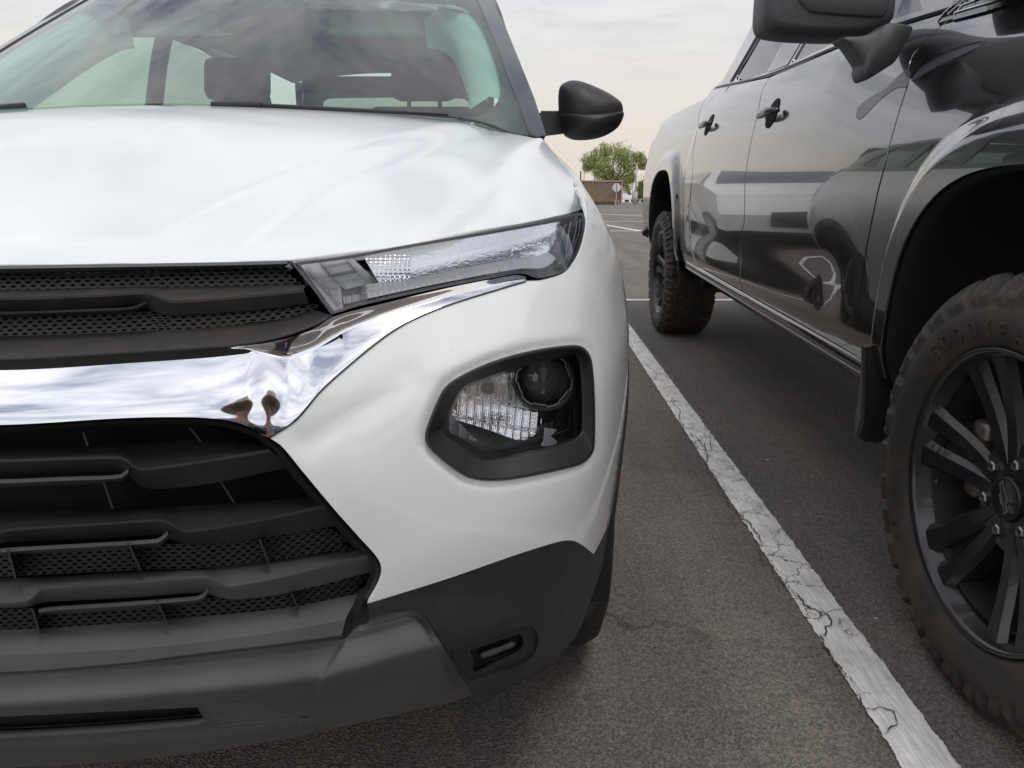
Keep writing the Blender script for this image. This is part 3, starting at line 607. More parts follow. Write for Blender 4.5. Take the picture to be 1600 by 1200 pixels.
# ---- slim upper lamp
DR = [(463, 411, 1), (540, 401), (620, 387), (700, 373), (800, 356), (870, 342), (900, 335), (911, 334, 1), (913, 348), (911, 366), (904, 390), (892, 412), (880, 424), (856, 432), (842, 434), (832, 432), (822, 428), (808, 427), (790, 430), (700, 447), (620, 464), (560, 478), (521, 490, 1), (492, 452)]
dl = patch('upper_lamp', DR, liftF, M['lamp_lens'], suv, lambda a, b: base_rel(a, b) * .8 + .003 + .00028 * np.clip(430 - (a - 463) * .14 - b + 40, -40, 70) , g=5, flange=.006, mirror='dup', cx=CX)
ring_strip('lamp_seal', [shrink(DR, -1.5), shrink(DR, -.5), shrink(DR, 3.2), shrink(DR, 3.8)], [.012, -.0005, -.0005, .02], liftF, M['frit'], dl, brel=lambda a, b: base_rel(a, b) * .8 + .002, n=220)
def dr_back(a, b):
    top = np.interp(a, [463, 620, 700, 800, 911], [411, 387, 373, 356, 334]); v = b - top
    r = .055 + 0 * a
    main = sst(560, 575, a) * (1 - sst(868, 880, a))
    r = r - .0006 * v * main                                              # reflector faces up
    r = r - np.where((v > 62), .012, 0) * (a < 780) - np.where((v > 78), .010, 0) * (a < 760)
    r = r - .0022 * np.abs(np.sin(a * .33)) * (v > 62) * (v < 80) * (a < 760)
    r = r - .003 * np.abs(np.sin(a * .42) * np.sin(b * .55)) * (a > 560) * (a < 640) * (v < 62)
    r = r - .002 * np.abs(np.sin(b * .9)) * (a > 800) * (a < 868) * (v > 34)
    return r + base_rel(a, b) * .8
patch('reflector', [(566, 398, 1), (700, 377), (800, 360), (876, 346, 1), (868, 372), (852, 396), (800, 404), (740, 416), (640, 436), (592, 442, 1)], liftF, M['lamp_chrome'], dl, dr_back, g=2.6, flange=.0, mirror='dup', cx=CX)
patch('reflector_sill', [(531, 448, 1), (590, 442), (640, 436), (740, 416), (800, 404), (856, 394, 1), (868, 404), (850, 418), (812, 420), (700, 440), (600, 461), (538, 475, 1)], liftF, M['lamp_grey'], dl, dr_back, g=2.6, flange=.0, mirror='dup', cx=CX)
patch('lamp_tray', shrink(DR, 1)[::2], liftF, M['lamp_dark'], dl, lambda a, b: base_rel(a, b) * .8 + .062, g=8, flange=.0, raw=True, mirror='dup', cx=CX)
patch('inner_panel', [(466, 414, 1), (548, 402, 1), (590, 440, 1), (540, 452, 1), (532, 446, 1), (536, 482, 1), (521, 487, 1)], liftF, M['lamp_grey'], dl, lambda a, b: base_rel(a, b) + .041, g=4, flange=.01, mirror='dup', cx=CX)
def pstroke(name, pts, wpx, rel, m, par, Mf=liftF, **k):
    q = line(pts, 3); t = np.gradient(q, axis=0); t /= np.linalg.norm(t, axis=1, keepdims=True); n_ = np.stack([-t[:, 1], t[:, 0]], 1) * wpx / 2
    A = q + n_; B = q - n_; ra = (lambda a, b: base_rel(a, b) + rel); P = Mf(A[:, 0], A[:, 1], ra(A[:, 0], A[:, 1])); Q = Mf(B[:, 0], B[:, 1], ra(B[:, 0], B[:, 1]))
    n = len(q); C_ = (P + Q) / 2 + (CAMP - (P + Q) / 2) * .004
    return (np.vstack([P, C_, Q]).tolist(), [(i, i + 1, n + i + 1, n + i) for i in range(n - 1)] + [(n + i, n + i + 1, 2 * n + i + 1, 2 * n + i) for i in range(n - 1)])
lines_ = MB()
for pts, wd in [([(501, 404), (520, 426), (540, 449)], 1.6), ([(543, 401), (560, 420), (577, 441)], 1.6), ([(479, 414), (506, 446), (533, 476)], 2.2), ([(496, 427), (510, 433), (528, 438)], 1.3), ([(504, 440), (516, 446), (530, 448)], 1.3), ([(512, 452), (520, 456), (530, 456)], 1.2),
                ([(505, 412), (548, 404)], 1.2), ([(514, 424), (556, 416)], 1.2), ([(521, 434), (564, 426)], 1.1)]:
    lines_.add(*pstroke('', pts, wd, .037, None, None))
lines_.build('light_guide', M['lamp_chrome'], dl, mirror='dup', cx=CX)
ln2 = MB()
for pts, wd in [([(872, 352), (862, 380), (858, 404), (864, 414)], 2.4), ([(884, 350), (876, 378), (872, 396)], 1.4), ([(892, 346), (886, 380), (884, 402)], 2.0), ([(902, 345), (897, 372), (886, 400), (864, 418), (830, 424)], 1.5), ([(907, 342), (904, 366), (894, 392), (880, 412)], 1.5)]:
    ln2.add(*pstroke('', pts, wd, .026, None, None))
ln2.build('lamp_rib', M['lamp_grey'], dl, mirror='dup', cx=CX)

# ---- windshield, pillars, roof
def wsH(u, y): q = (u / .8) ** 2; return 1.098 - .035 * q + .56 * (y - 1.575 - .235 * q) - .035 * np.clip(y - 1.8, 0, 2) ** 2
phiW = lambda x, y, z: wsH(x - CX, y) - z
def liftW(a, b, rel=0):
    D, t, ok = hit(a, b, phiW, .8, 4.5, 400); return CAMP + D * (t + rel)[:, None]
def wsM(a, b, rel=0): a = np.asarray(a, float); b = np.asarray(b, float); return np.stack([CX + a, b, wsH(a, b) - rel], 1)
WO = sym([(400, 165), (540, 172), (740, 187), (776, 197), (800, 207), (832, 213, 1), (817, 175), (783, 84), (748, 0), (744, -12, 1)], phiW, -.01, -.06)
GI = sym([(400, 168), (560, 176), (700, 182), (745, 178), (768, 166), (781, 146), (780, 118), (770, 84), (757, 50), (745, 28), (728, 12), (700, 4), (640, 0)], phiW, -.012, -.012)
def wsg(name, outl, m, rel=0, holes=(), fl=.004, **k): return patch(name, outl, wsM, m, suv, rel, g=.03, ostep=.02, eps=.002, flange=fl, holes=holes, flip=True, **k)
wsg('windshield', WO, M['windshield_glass'])
wsg('glass_border', WO, M['frit'], .006, holes=[GI], fl=0)
GR = [p for p in GI if p[0] > .3 and p[1] > 1.83][:]; GR = [p for p in GR if p[0] > .5]
TRo = line([(p[0] + .02, p[1]) for p in GR], .05); V_ = []; 
for q in TRo: V_ += [wsM([q[0]], [q[1]], .012)[0].tolist(), wsM([q[0] - .045], [q[1] + .01], .02)[0].tolist(), wsM([q[0] - .095], [q[1] + .03], .075)[0].tolist(), wsM([q[0] - .09], [q[1] + .06], .16)[0].tolist()]
obj('pillar_trim', V_, [(i * 4 + j, i * 4 + j + 1, i * 4 + j + 5, i * 4 + j + 4) for i in range(len(TRo) - 1) for j in range(3)], M['interior_light'], suv, mirror='dup', cx=CX)
PL = np.array([(829, 212), (817, 177), (783, 86), (746, 0), (742, -12), (764, -12), (771, 0), (806, 84), (836, 159), (853, 213), (842, 217)], float)
D_, t_, k_ = hit(PL[:, 0], PL[:, 1], phiW, .5, 4.5, 500); Q_ = CAMP + D_ * t_[:, None]
wsg('pillar', [(q[0] - CX, q[1], 1) for q in Q_], M['gloss_black'], -.004, fl=.03, mirror='dup', cx=CX)
# ---- body sides, built on the side surface (y, height)
def sideM(a, b, rel=0):
    y = np.asarray(a) ; H = np.asarray(b); u = Uside(y, H); return np.stack([CX + u - rel, y, H], 1)
def side(name, outl, m, par, rel=0, holes=(), g=.05, fl=.012, **k): return patch(name, outl, sideM, m, par, rel, g=g, eps=.004, flip=True, flange=fl, holes=holes, mirror='dup', cx=CX, backdir=None, **k)
def arc(c, r, a0, a1, n=14): return [(c[0] + r * math.cos(R(a)), c[1] + r * math.sin(R(a))) for a in np.linspace(a0, a1, n)]
FA, RA = (1.485, .345), (4.125, .345)
fen = side('front_fender', [(1.13, .60, 1)] + arc(FA, .395, 138, 20)[1:] + [(1.86, .40, 1), (1.93, .40, 1), (1.90, .70), (1.88, 1.035, 1), (1.60, .995), (1.30, .945), (1.10, .905), (1.07, .80)], white, suv, .002)
side('arch_trim', [(1.15, .20, 1)] + arc(FA, .40, 165, 5, 22) + [(1.90, .36, 1), (1.90, .22, 1), (1.83, .22, 1)] + arc(FA, .352, 0, 180, 22) + [(1.12, .20, 1)], blk, suv, -.006, g=.03, fl=.06)
side('rocker_trim', [(1.86, .36, 1), (3.70, .36, 1), (3.74, .20, 1), (1.84, .20, 1)], blk, suv, -.004)
side('front_door', [(1.94, .37, 1), (3.08, .37, 1), (3.11, .70), (3.09, 1.068, 1), (2.4, 1.045), (1.89, 1.03, 1), (1.91, .70)], white, suv)
rd = side('rear_door', [(3.09, .37, 1), (3.62, .37), (3.66, .55), (3.74, .70), (3.83, .80), (3.84, 1.09, 1), (3.10, 1.068, 1), (3.12, .70)], white, suv)
side('rear_quarter', [(3.67, .38, 1), (3.705, .52)] + arc(FA, .395, 150, 5, 14)[:0] + arc(RA, .395, 150, 5, 16) + [(4.9, .36, 1), (4.98, .80), (4.95, 1.10), (4.6, 1.13), (3.85, 1.09, 1), (3.84, .80), (3.74, .68)], white, suv, .001)
side('arch_trim', [(3.72, .20, 1)] + arc(RA, .40, 178, 3, 22) + [(4.95, .35, 1), (4.93, .22, 1)] + arc(RA, .352, 0, 180, 22) + [(3.70, .2, 1)], blk, suv, -.006, g=.03, fl=.06)
# side windows and their frames: black upper body with a white lower sash
WF = [(2.12, 1.10, 1), (3.02, 1.115, 1), (3.05, 1.51, 1), (2.78, 1.505), (2.55, 1.43), (2.34, 1.28)]
WR = [(3.15, 1.12, 1), (3.70, 1.13, 1), (3.68, 1.46), (3.58, 1.51), (3.17, 1.51, 1)]
WQ = [(3.80, 1.15, 1), (4.28, 1.20), (4.30, 1.24), (3.98, 1.47), (3.76, 1.48, 1)]
side('window_frame', [(1.86, 1.035, 1), (2.86, 1.062), (3.84, 1.09), (4.6, 1.13, 1), (4.55, 1.30), (4.30, 1.52), (4.0, 1.59), (3.2, 1.60), (2.72, 1.585, 1), (2.5, 1.50), (2.2, 1.30)], M['gloss_black'], suv, .004, holes=[WF, WR, WQ])
for wn, gm in ((WF, 'front_side_glass'), (WR, 'side_glass'), (WQ, 'side_glass')): side('side_window', [(*p[:2], 1) for p in wn], M[gm], suv, .012, fl=0)
# roof, tailgate, bumper
def grid(name, xs, ys, fz, m, par, **k):
    V = [fz(x, y) for y in ys for x in xs]; nx = len(xs); F = [(j * nx + i, j * nx + i + 1, (j + 1) * nx + i + 1, (j + 1) * nx + i) for j in range(len(ys) - 1) for i in range(nx - 1)]
    return obj(name, V, F, m, par, **k)
ru = np.linspace(-1, 1, 17)
grid('roof', ru, np.linspace(0, 1, 20), lambda a, t: (CX + a * (.600 - .04 * t), 2.56 + t * 2.16 - .10 * (1 - a * a) * (1 - t), 1.505 + .155 * math.sin(min(1, t * 1.6 + .10) * math.pi / 2) - .055 * a * a - .10 * max(0, t - .6) ** 1.5), M['gloss_black'], suv)
grid('headliner', ru, np.linspace(0, 1, 12), lambda a, t: (CX + a * .58, 2.62 + t * 2.0, 1.49 + .10 * math.sin(min(1, t * 1.6) * math.pi / 2) - .055 * a * a), M['interior_light'], suv)
rail = MB(); rail.tube([(CX + .57, 2.75, 1.60), (CX + .575, 2.9, 1.645), (CX + .575, 3.6, 1.66), (CX + .55, 4.3, 1.63), (CX + .54, 4.4, 1.60)], .012, 8)
rail.build('roof_rail', M['gloss_black'], suv, smooth=True, mirror='dup', cx=CX)
def tailM(a, b, rel=0):
    x = np.asarray(a); H = np.asarray(b); y = 5.0 - .25 * np.clip((np.abs(x - CX) - .35) / .4, 0, 1.3) ** 2 - .62 * np.clip(H - 1.08, 0, 1) - .06 * np.clip(.7 - H, 0, 1); return np.stack([x, y - rel, H], 1)
def tail(name, o, m, rel=0, holes=(), par=suv): return patch(name, o, tailM, m, par, rel, g=.05, eps=.004, flange=.01, holes=holes)
XT = lambda l: [(CX + p[0], *p[1:]) for p in l]
RWN = XT([(-.50, 1.14, 1), (.50, 1.14, 1), (.44, 1.45), (.38, 1.47), (-.38, 1.47), (-.44, 1.45)])
tail('tailgate', XT([(-.66, .62, 1), (.66, .62, 1), (.70, 1.05), (.60, 1.30), (.52, 1.57, 1), (-.52, 1.57, 1), (-.60, 1.30), (-.70, 1.05)]), white, holes=[RWN])
tail('rear_window', RWN, M['side_glass'], .006)
MB().box((CX, 4.66, 1.53), (1.04, .12, .08)).box((CX - .54, 4.75, 1.30), (.10, .1, .5)).box((CX + .54, 4.75, 1.30), (.10, .1, .5)).box((CX, 4.82, 1.05), (1.2, .15, .12)).build('tailgate_trim', M['interior_dark'], suv)
tail('rear_bumper', XT([(-.74, .22, 1), (.74, .22, 1), (.76, .60, 1), (-.76, .60, 1)]), blk)
for sgn in (-1, 1): tail('tail_lamp', XT([(sgn * .52, .90, 1), (sgn * .70, .90, 1), (sgn * .70, 1.02, 1), (sgn * .50, 1.00, 1)]), M['red_lens'], -.01)
# cowl, wipers
cw = MB(); 
grid('cowl', np.linspace(-1, 1, 25), [0, .5, 1], lambda a, t: (CX + a * .79, 1.57 + .25 * a * a - .03 + .12 * t, 1.068 - .045 * a * a + .012 * t), blk, suv)
wp = MB(); P = liftW(np.array([330., 372, 395, 408, 560, 700]), np.array([163.5, 162.5, 162, 164.5, 172, 180]), np.full(6, -.012)); wp.tube(P[:4], .006, 6); wp.tube(P[3:], .004, 6)
P2 = liftW(np.array([-60., 10, 38]), np.array([171., 166, 164]), np.full(3, -.012)); wp.build('wiper', blk, suv, smooth=True); MB().tube(P2, .005, 6).build('wiper', blk, suv, smooth=True)
# floor, firewall, inner structure: keeps daylight out of the engine bay and cabin floor
bd = MB(); bd.box((CX, 1.35, .58), (1.16, .7, .44)); bd.box((CX, 3.4, .27), (1.55, 3.0, .10)); bd.box((CX, 1.86, .70), (1.45, .06, .66)); bd.box((CX, 1.30, .80), (1.24, .75, .10)); bd.build('chassis', M['dark_void'], suv)
for c in (FA, RA):
    for sgn in (1, -1):
        V = []; F = []
        for i, a in enumerate(np.linspace(-10, 190, 24)):
            for wv in (.86, .56): V.append((CX + sgn * wv, c[0] + .40 * math.cos(R(a)), c[1] + .40 * math.sin(R(a))))
        for i in range(23): F.append((2 * i, 2 * i + 1, 2 * i + 3, 2 * i + 2))
        F.append(tuple(range(1, 48, 2))); MB().add(V, F).build('arch_liner', M['liner'], suv)
# ---- cabin
dash = MB(); dash.box((CX, 2.02, .96), (1.36, .42, .22), bev=.06); dash.box((CX, 2.12, .78), (.30, .5, .4), bev=.04); dash.build('dashboard', M['interior_dark'], suv)
sw = MB(); t_ = np.linspace(0, 2 * np.pi, 28); cen = Vector((CX + .36, 2.36, 1.0)); ax1 = Vector((1, 0, 0)); ax2 = Vector((0, .45, .89))
sw.tube([cen + ax1 * .185 * math.cos(a) + ax2 * .185 * math.sin(a) for a in t_], .014, 8, cap=False); sw.tube([cen - ax1 * .17, cen + Vector((0, -.02, 0)), cen + ax1 * .17], .02, 8); sw.tube([cen, cen - ax2 * .17], .018, 8); sw.build('steering_wheel', M['interior_dark'], suv, smooth=True)
for sx in (-.36, .36):
    st = MB(); T = Matrix.Rotation(R(-14), 4, 'X'); st.box((CX + sx, 2.98, .95), (.46, .13, .60), bev=.05, tilt=T); st.box((CX + sx, 2.78, .68), (.50, .52, .15), bev=.05); so = st.build('front_seat', M['interior_dark'], suv, smooth=True)
    hr = MB(); hr.box((CX + sx, 3.06, 1.345), (.25, .09, .16), bev=.035, tilt=T); hr.tube([(CX + sx - .06, 3.05, 1.22), (CX + sx - .06, 3.06, 1.30)], .008, 6); hr.tube([(CX + sx + .06, 3.05, 1.22), (CX + sx + .06, 3.06, 1.30)], .008, 6); hr.build('headrest', M['interior_dark'], so, smooth=True)
rs = MB(); rs.box((CX, 3.95, .92), (1.22, .14, .50), bev=.05, tilt=Matrix.Rotation(R(-16), 4, 'X')); rs.box((CX, 3.7, .66), (1.22, .5, .14), bev=.05); rso = rs.build('rear_seat', M['interior_dark'], suv, smooth=True)
for sx in (-.40, .40): MB().box((CX + sx, 4.02, 1.20), (.24, .08, .12), bev=.03).build('headrest', M['interior_dark'], rso, smooth=True)
vs = MB()
for sx in (-.35, .35): MB().box((CX + sx, 2.47, 1.425), (.42, .03, .085), bev=.012, tilt=Matrix.Rotation(R(-30), 4, 'X')).build('sun_visor', M['interior_light'], suv)
MB().box((CX, 2.28, 1.405), (.26, .035, .085), bev=.02, tilt=Matrix.Rotation(R(-8), 4, 'X')).box((CX, 2.36, 1.44), (.11, .12, .07), bev=.02).build('rear_view_mirror', M['liner'], suv, smooth=True)

# ---- door mirror: rounded shells stacked along the depth
def shell(name, outl, Y0, layers, m, par, cap=True, **k):
    q = crv(outl, 3.0); D = rays(q[:, 0], q[:, 1]); P = CAMP + D * (Y0 / D[:, 1])[:, None]; c = P.mean(0); n = len(P); V = []; F = []
    for dy, sc in layers: V += ((P - c) * sc + c + np.array([0, dy, 0])).tolist()
    for j in range(len(layers) - 1): F += [(j * n + i, j * n + (i + 1) % n, (j + 1) * n + (i + 1) % n, (j + 1) * n + i) for i in range(n)]
    F.append(tuple(range(n - 1, -1, -1))); F.append(tuple((len(layers) - 1) * n + i for i in range(n)))
    return obj(name, V, F, m, par, smooth=True, **k)
LAY = [(-.085 * math.cos(R(a_)), math.sin(R(a_))) for a_ in (3, 12, 22, 33, 45, 57, 70, 82, 90)] + [(.012, 1.0), (.035, .985), (.04, .95)]
mh = shell('door_mirror', [(873, 165), (873, 145), (876, 134), (885, 128), (897, 126), (915, 130), (945, 143), (963, 154), (971, 162), (973, 176), (968, 194), (955, 206), (935, 215), (905, 218), (888, 214), (880, 206), (874, 185)], 2.12, LAY, M['mirror_black'] if 'mirror_black' in M else blk, suv, **SD)
shell('mirror_lower', [(877, 175), (972.6, 175), (969, 194), (956, 206.5), (935, 215.5), (905, 218.5), (888, 214.5), (880, 206)], 2.116, LAY, M['frit'], mh, **SD)
arm = MB(); Pa = CAMP + rays(np.array([838., 905, 905, 842]), np.array([176., 177, 206, 214])) * 2.06 
arm.add(np.vstack([Pa, Pa + np.array([0, .075, .005])]).tolist(), [(0, 1, 2, 3), (7, 6, 5, 4), (0, 4, 5, 1), (2, 6, 7, 3), (1, 5, 6, 2)]); arm.build('mirror_arm', blk, mh, mirror='dup', cx=CX)
stp = MB(); Pb = CAMP + rays(np.array([880., 973, 973, 880]), np.array([174., 174, 176.5, 176.5])) * (2.02); stp.tube([CAMP + np.array([0,0,0]) + rays(np.array([x_]), np.array([175.]))[0] * 2.04 for x_ in (845., 880., 925., 968.)], .0035, 6); stp.build('mirror_seam', M['gloss_black'], mh, mirror='dup', cx=CX)

# ---- wheels
def simple_wheel(parent, cx_, cy, r, wd, sgn, spokes=5):
    prof = [(-.5, .66), (-.56, .75), (-.58, .86), (-.52, .95), (-.40, .99), (-.2, 1.0), (0, 1.0), (.2, 1.0), (.40, .99), (.52, .95), (.58, .86), (.56, .75), (.5, .66)]
    n = 130; V = []; F = []
    for i in range(n):
        a = 2 * math.pi * i / n
        for j, (w_, q) in enumerate(prof):
            k = q * r - (.007 if (3 < j < 9 and (i + j) % 2) else 0); V.append((cx_ + w_ * wd, cy + k * math.cos(a), r * .985 + k * math.sin(a)))
    m_ = len(prof)
    for i in range(n):
        for j in range(m_ - 1): F.append((i * m_ + j, i * m_ + j + 1, ((i + 1) % n) * m_ + j + 1, ((i + 1) % n) * m_ + j))
    wh = obj('wheel', V, F, M['road_rubber'], parent)
    b = MB(); o = cx_ + sgn * wd * .42
    for k in range(spokes):
        a = 2 * math.pi * k / spokes; d = Vector((0, math.cos(a), math.sin(a))); c0 = Vector((o, cy, r * .985)); b.tube([c0 + d * .03, c0 + d * r * .40 + Vector((sgn * .01, 0, 0)), c0 + d * r * .67], [.035, .026, .03], 6)
    b.tube([(cx_ - sgn * wd * .35, cy, r * .985), (cx_ + sgn * wd * .1, cy, r * .985)], r * .66, 40); b.tube([(o - sgn * .02, cy, r * .985), (o + sgn * .02, cy, r * .985)], .07, 20)
    b.build('rim', M['rim_black'], wh, smooth=False); return wh
for sgn in (1, -1):
    for cy in (FA[0], RA[0]): simple_wheel(suv, CX + sgn * .755, cy, .345, .215, sgn)
# ================================================================= black pickup truck
TO = np.array([.862, 1.235, 0.]); _t2 = np.array([.985, 4.98, 0.]); ES = (_t2 - TO) / np.linalg.norm(_t2 - TO); EW = np.array([-ES[1], ES[0], 0.])
TYAW = -math.atan2(ES[0], ES[1])
def TW(s, w_, H): s = np.asarray(s, float)[..., None]; w_ = np.asarray(w_, float)[..., None]; H = np.asarray(H, float); return TO + ES * s + EW * w_ + np.stack([0 * H, 0 * H, H], -1)
truck = thing('pickup_truck', 'glossy black pickup truck with muddy all terrain tyres, right of the white stall line', 'pickup truck', tuple(TO + ES * 1.87 - EW * .95), TYAW)
tp = M['truck_paint']
FP = (0., .46, .555, 2.8); RP = (3.69, .50, .635, 3.0)                       # wheel openings: centre, half width, height, squareness
def arch_pts(P, lo0, lo1, n=26):
    c, a, b, e_ = P; t = np.linspace(0, np.pi, n); return [(c + a * .995, lo0)] + [(c + a * np.sign(math.cos(q)) * abs(math.cos(q)) ** (2 / e_), .42 + b * abs(math.sin(q)) ** (2 / e_)) for q in t] + [(c - a * .995, lo1)]
def arch_d(P, s, H):
    c, a, b, e_ = P; u = np.abs(s - c) / a; v = np.maximum(H - .42, 0) / b; return ((u ** e_ + v ** e_ + 1e-9) ** (1 / e_) - 1) * (a * .5 + b * .5)
FLIP_ = arch_pts(FP, .36, .42); RLIP = arch_pts(RP, .50, .42)[::-1]
_w0 = pchip([.28, .40, .50, .58, .70, .84, .96, 1.08, 1.18, 1.28, 1.36, 1.40, 1.50, 1.70, 1.90, 2.0], [-.15, -.09, -.040, -.016, -.010, -.002, 0, -.012, -.030, -.060, -.095, -.118, -.170, -.268, -.370, -.47], .012)
_wb = pchip([.28, .40, .50, .62, .84, .96, 1.08, 1.20, 1.32, 1.40, 1.44, 1.47], [-.15, -.10, -.05, -.02, -.006, -.004, -.014, -.040, -.080, -.115, -.140, -.16], .012)
def Wt(s, H):
    s = np.asarray(s, float); H = np.asarray(H, float); k = sst(3.02, 3.10, s); base = _w0(H) * (1 - k) + _wb(H) * k
    for P in (FP, RP):
        d = np.maximum(arch_d(P, s, H), 0); base = base + .034 * (1 - sst(.050, .120, d)) * sst(.25, .50, H)
    ex = .25 * np.clip(H - 1.03, 0, 1) ** 2 / (np.clip(H - 1.03, 0, 1) + .04) + .5 * np.clip(H - 1.08, 0, .3) ** 2; base = base - ex * (1 - sst(.25, 1.15, s))
    base = base - .16 * np.clip((-.25 - s) / .75, 0, 1.2) ** 2.2 - .06 * np.clip((s - 4.65) / .30, 0, 1.2) ** 2.5
    # scallop in the doors and the step under the window line
    md = sst(.75, .95, s) * (1 - sst(2.85, 3.0, s)); base = base - .007 * np.exp(-((H - .68 - .02 * (s - 1.8)) / .085) ** 2) * md
    return base
_gs = np.linspace(-1.1, 5.1, 560); _gh = np.linspace(.2, 2.02, 366); _GS, _GH = np.meshgrid(_gs, _gh, indexing='ij'); _GW = Wt(_GS.ravel(), _GH.ravel()).reshape(_GS.shape)
def WtF(s, H):
    u = np.clip((s - _gs[0]) / (_gs[1] - _gs[0]), 0, len(_gs) - 1.001); v = np.clip((H - _gh[0]) / (_gh[1] - _gh[0]), 0, len(_gh) - 1.001); i = u.astype(int); j = v.astype(int); u = u - i; v = v - j
    return _GW[i, j] * (1 - u) * (1 - v) + _GW[i + 1, j] * u * (1 - v) + _GW[i, j + 1] * (1 - u) * v + _GW[i + 1, j + 1] * u * v
def phiT(x, y, z):
    dx = x - TO[0]; dy = y - TO[1]; return WtF(dx * ES[0] + dy * ES[1], z) - (dx * EW[0] + dy * EW[1])
def TS(pts):
    P = np.array([p[:2] for p in pts], float); D, t, ok = hit(P[:, 0], P[:, 1], phiT, .7, 9.0, 900); Q = CAMP + D * t[:, None]; s = (Q - TO) @ ES
    return [(a, h) + tuple(p[2:]) for a, h, p in zip(s, Q[:, 2], pts)]
def TM(a, b, rel=0): a = np.asarray(a, float); b = np.asarray(b, float); return TW(a, Wt(a, b) - rel, b)
def tpatch(name, o, m, par=None, rel=0, g=.025, fl=.016, holes=(), **k): return patch(name, o, TM, m, par or truck, rel, g=g, eps=.003, flange=fl, holes=holes, **k)
def shift(l, ds): return [(p[0] + ds,) + tuple(p[1:]) for p in l]
DF = TS([(1342, 562), (1343, 450), (1352, 394), (1369, 307), (1386, 240), (1416, 135), (1427, 84)])          # front edge of the front door, upwards
DM = TS([(1161, 408), (1157, 372), (1163, 349), (1165, 281), (1172, 232), (1184, 180), (1193, 138), (1205, 119)])
DR_ = TS([(1091, 410), (1079, 375), (1077, 326), (1082, 277), (1084, 232), (1088, 210), (1097, 165), (1112, 141)])
print('DF', [(round(a, 2), round(b, 2)) for a, b in DF]); print('DM', [(round(a, 2), round(b, 2)) for a, b in DM]); print('DR', [(round(a, 2), round(b, 2)) for a, b in DR_])
bott = lambda s: .495 + .02 * s
fp = tpatch('front_fender', [(p[0], p[1]) for p in FLIP_[1:-1] if p[1] > .50][::-1] + [(.458, .50, 1), (.70, .50, 1)] + shift(DF[1:], -.008) + [(.585, 1.36, 1), (.30, 1.372), (-.3, 1.34), (-.90, 1.25, 1), (-.95, .60, 1), (-.47, .52, 1)], tp, g=.0075, fl=.02)
def gapcol(l, ds): return shift(l, ds)
dfl = [(DF[0][0], .505, 1)] + DF[1:]; 
FDo = dfl + [(.62, 1.335, 1)] + [(DM[-1][0], DM[-1][1] - .004, 1)] + DM[::-1][1:-1] + [(DM[0][0], bott(DM[0][0]), 1), (1.3, bott(1.3), 1)]
fd = tpatch('front_door', FDo, tp, g=.024)
dmr = shift(DM, .010); RDo = [(dmr[0][0], bott(dmr[0][0]), 1)] + dmr[1:-1] + [(dmr[-1][0], dmr[-1][1] - .004, 1), (DR_[-1][0], DR_[-1][1], 1)] + DR_[::-1][1:-1] + [(DR_[0][0], bott(2.8), 1), (2.3, bott(2.3), 1)]
rdo = tpatch('rear_door', RDo, tp, g=.024)
# cab above the belt: frame with window openings
b0, b1 = DF[-1], DR_[-1]; beltH = lambda s: np.interp(s, [.62, DM[-1][0], DR_[-1][0]], [1.338, DM[-1][1] + .001, DR_[-1][1] + .002])
def mk(px): return [(a, h, 1) for a, h in TS(px)]
RGL = TS([(1158, 127), (1152, 126), (1150, 121), (1166, 84), (1192, 18)]); sR = RGL[2][0]
RG = [(2.03, beltH(2.03) + .02, 1), (RGL[0][0], RGL[0][1] + .004), (sR, RGL[2][1] + .006), (sR - .02, 1.55), (sR - .10, 1.79), (sR - .20, 1.82), (2.10, 1.83, 1)]
FG = [(.80, beltH(.8) + .028, 1), (1.70, beltH(1.7) + .02, 1), (1.72, 1.83, 1), (1.55, 1.84), (1.36, 1.79), (1.02, 1.52)]
print('RG', RG)
cab = tpatch('cab_frame', [(.58, 1.345, 1), (1.3, beltH(1.3) + .004), (DM[-1][0], beltH(DM[-1][0]) + .004), (DR_[-1][0], beltH(DR_[-1][0]) + .004, 1), (3.05, 1.55), (3.02, 1.80), (2.96, 1.90), (2.4, 1.925), (1.6, 1.92), (1.35, 1.88), (.95, 1.60)], tp, holes=[RG, FG], g=.03, fl=.012)
tpatch('side_window', [(*p[:2], 1) for p in RG], M['truck_glass'], rel=.006, fl=0); tpatch('side_window', [(*p[:2], 1) for p in FG], M['truck_glass'], rel=.006, fl=0)
tpatch('pillar_trim', [(1.735, beltH(1.73) + .02, 1), (2.0, beltH(2.) + .02, 1), (2.06, 1.83, 1), (1.74, 1.83, 1)], M['gloss_black'], rel=-.003, fl=.006)
def tstroke(name, pts, wd, m, par, rel=-.003, n=60):
    q = line(pts, .03); t = np.gradient(q, axis=0); t /= np.linalg.norm(t, axis=1, keepdims=True); nn = np.stack([-t[:, 1], t[:, 0]], 1) * wd / 2
    A = TM(q[:, 0] + nn[:, 0], q[:, 1] + nn[:, 1], .001); B = TM(q[:, 0], q[:, 1], rel); C_ = TM(q[:, 0] - nn[:, 0], q[:, 1] - nn[:, 1], .001); n = len(q)
    F = [(i, i + 1, n + i + 1, n + i) for i in range(n - 1)] + [(n + i, n + i + 1, 2 * n + i + 1, 2 * n + i) for i in range(n - 1)]
    return obj(name, np.vstack([A, B, C_]), F, m, par)
tstroke('belt_moulding', [(.66, beltH(.66) + .008), (1.3, beltH(1.3) + .008), (2.0, beltH(2.) + .008), (DR_[-1][0] - .10, beltH(DR_[-1][0] - .1) + .008)], .012, M['black_plastic'], fd, -.006)
for k_, dd in enumerate((.016, .040, .064)): tstroke('window_seal', [(sR + .02 + dd, RGL[2][1] - .01), (sR + dd, 1.55), (sR - .08 + dd, 1.80)], .010, M['black_plastic'], rdo, -.005)
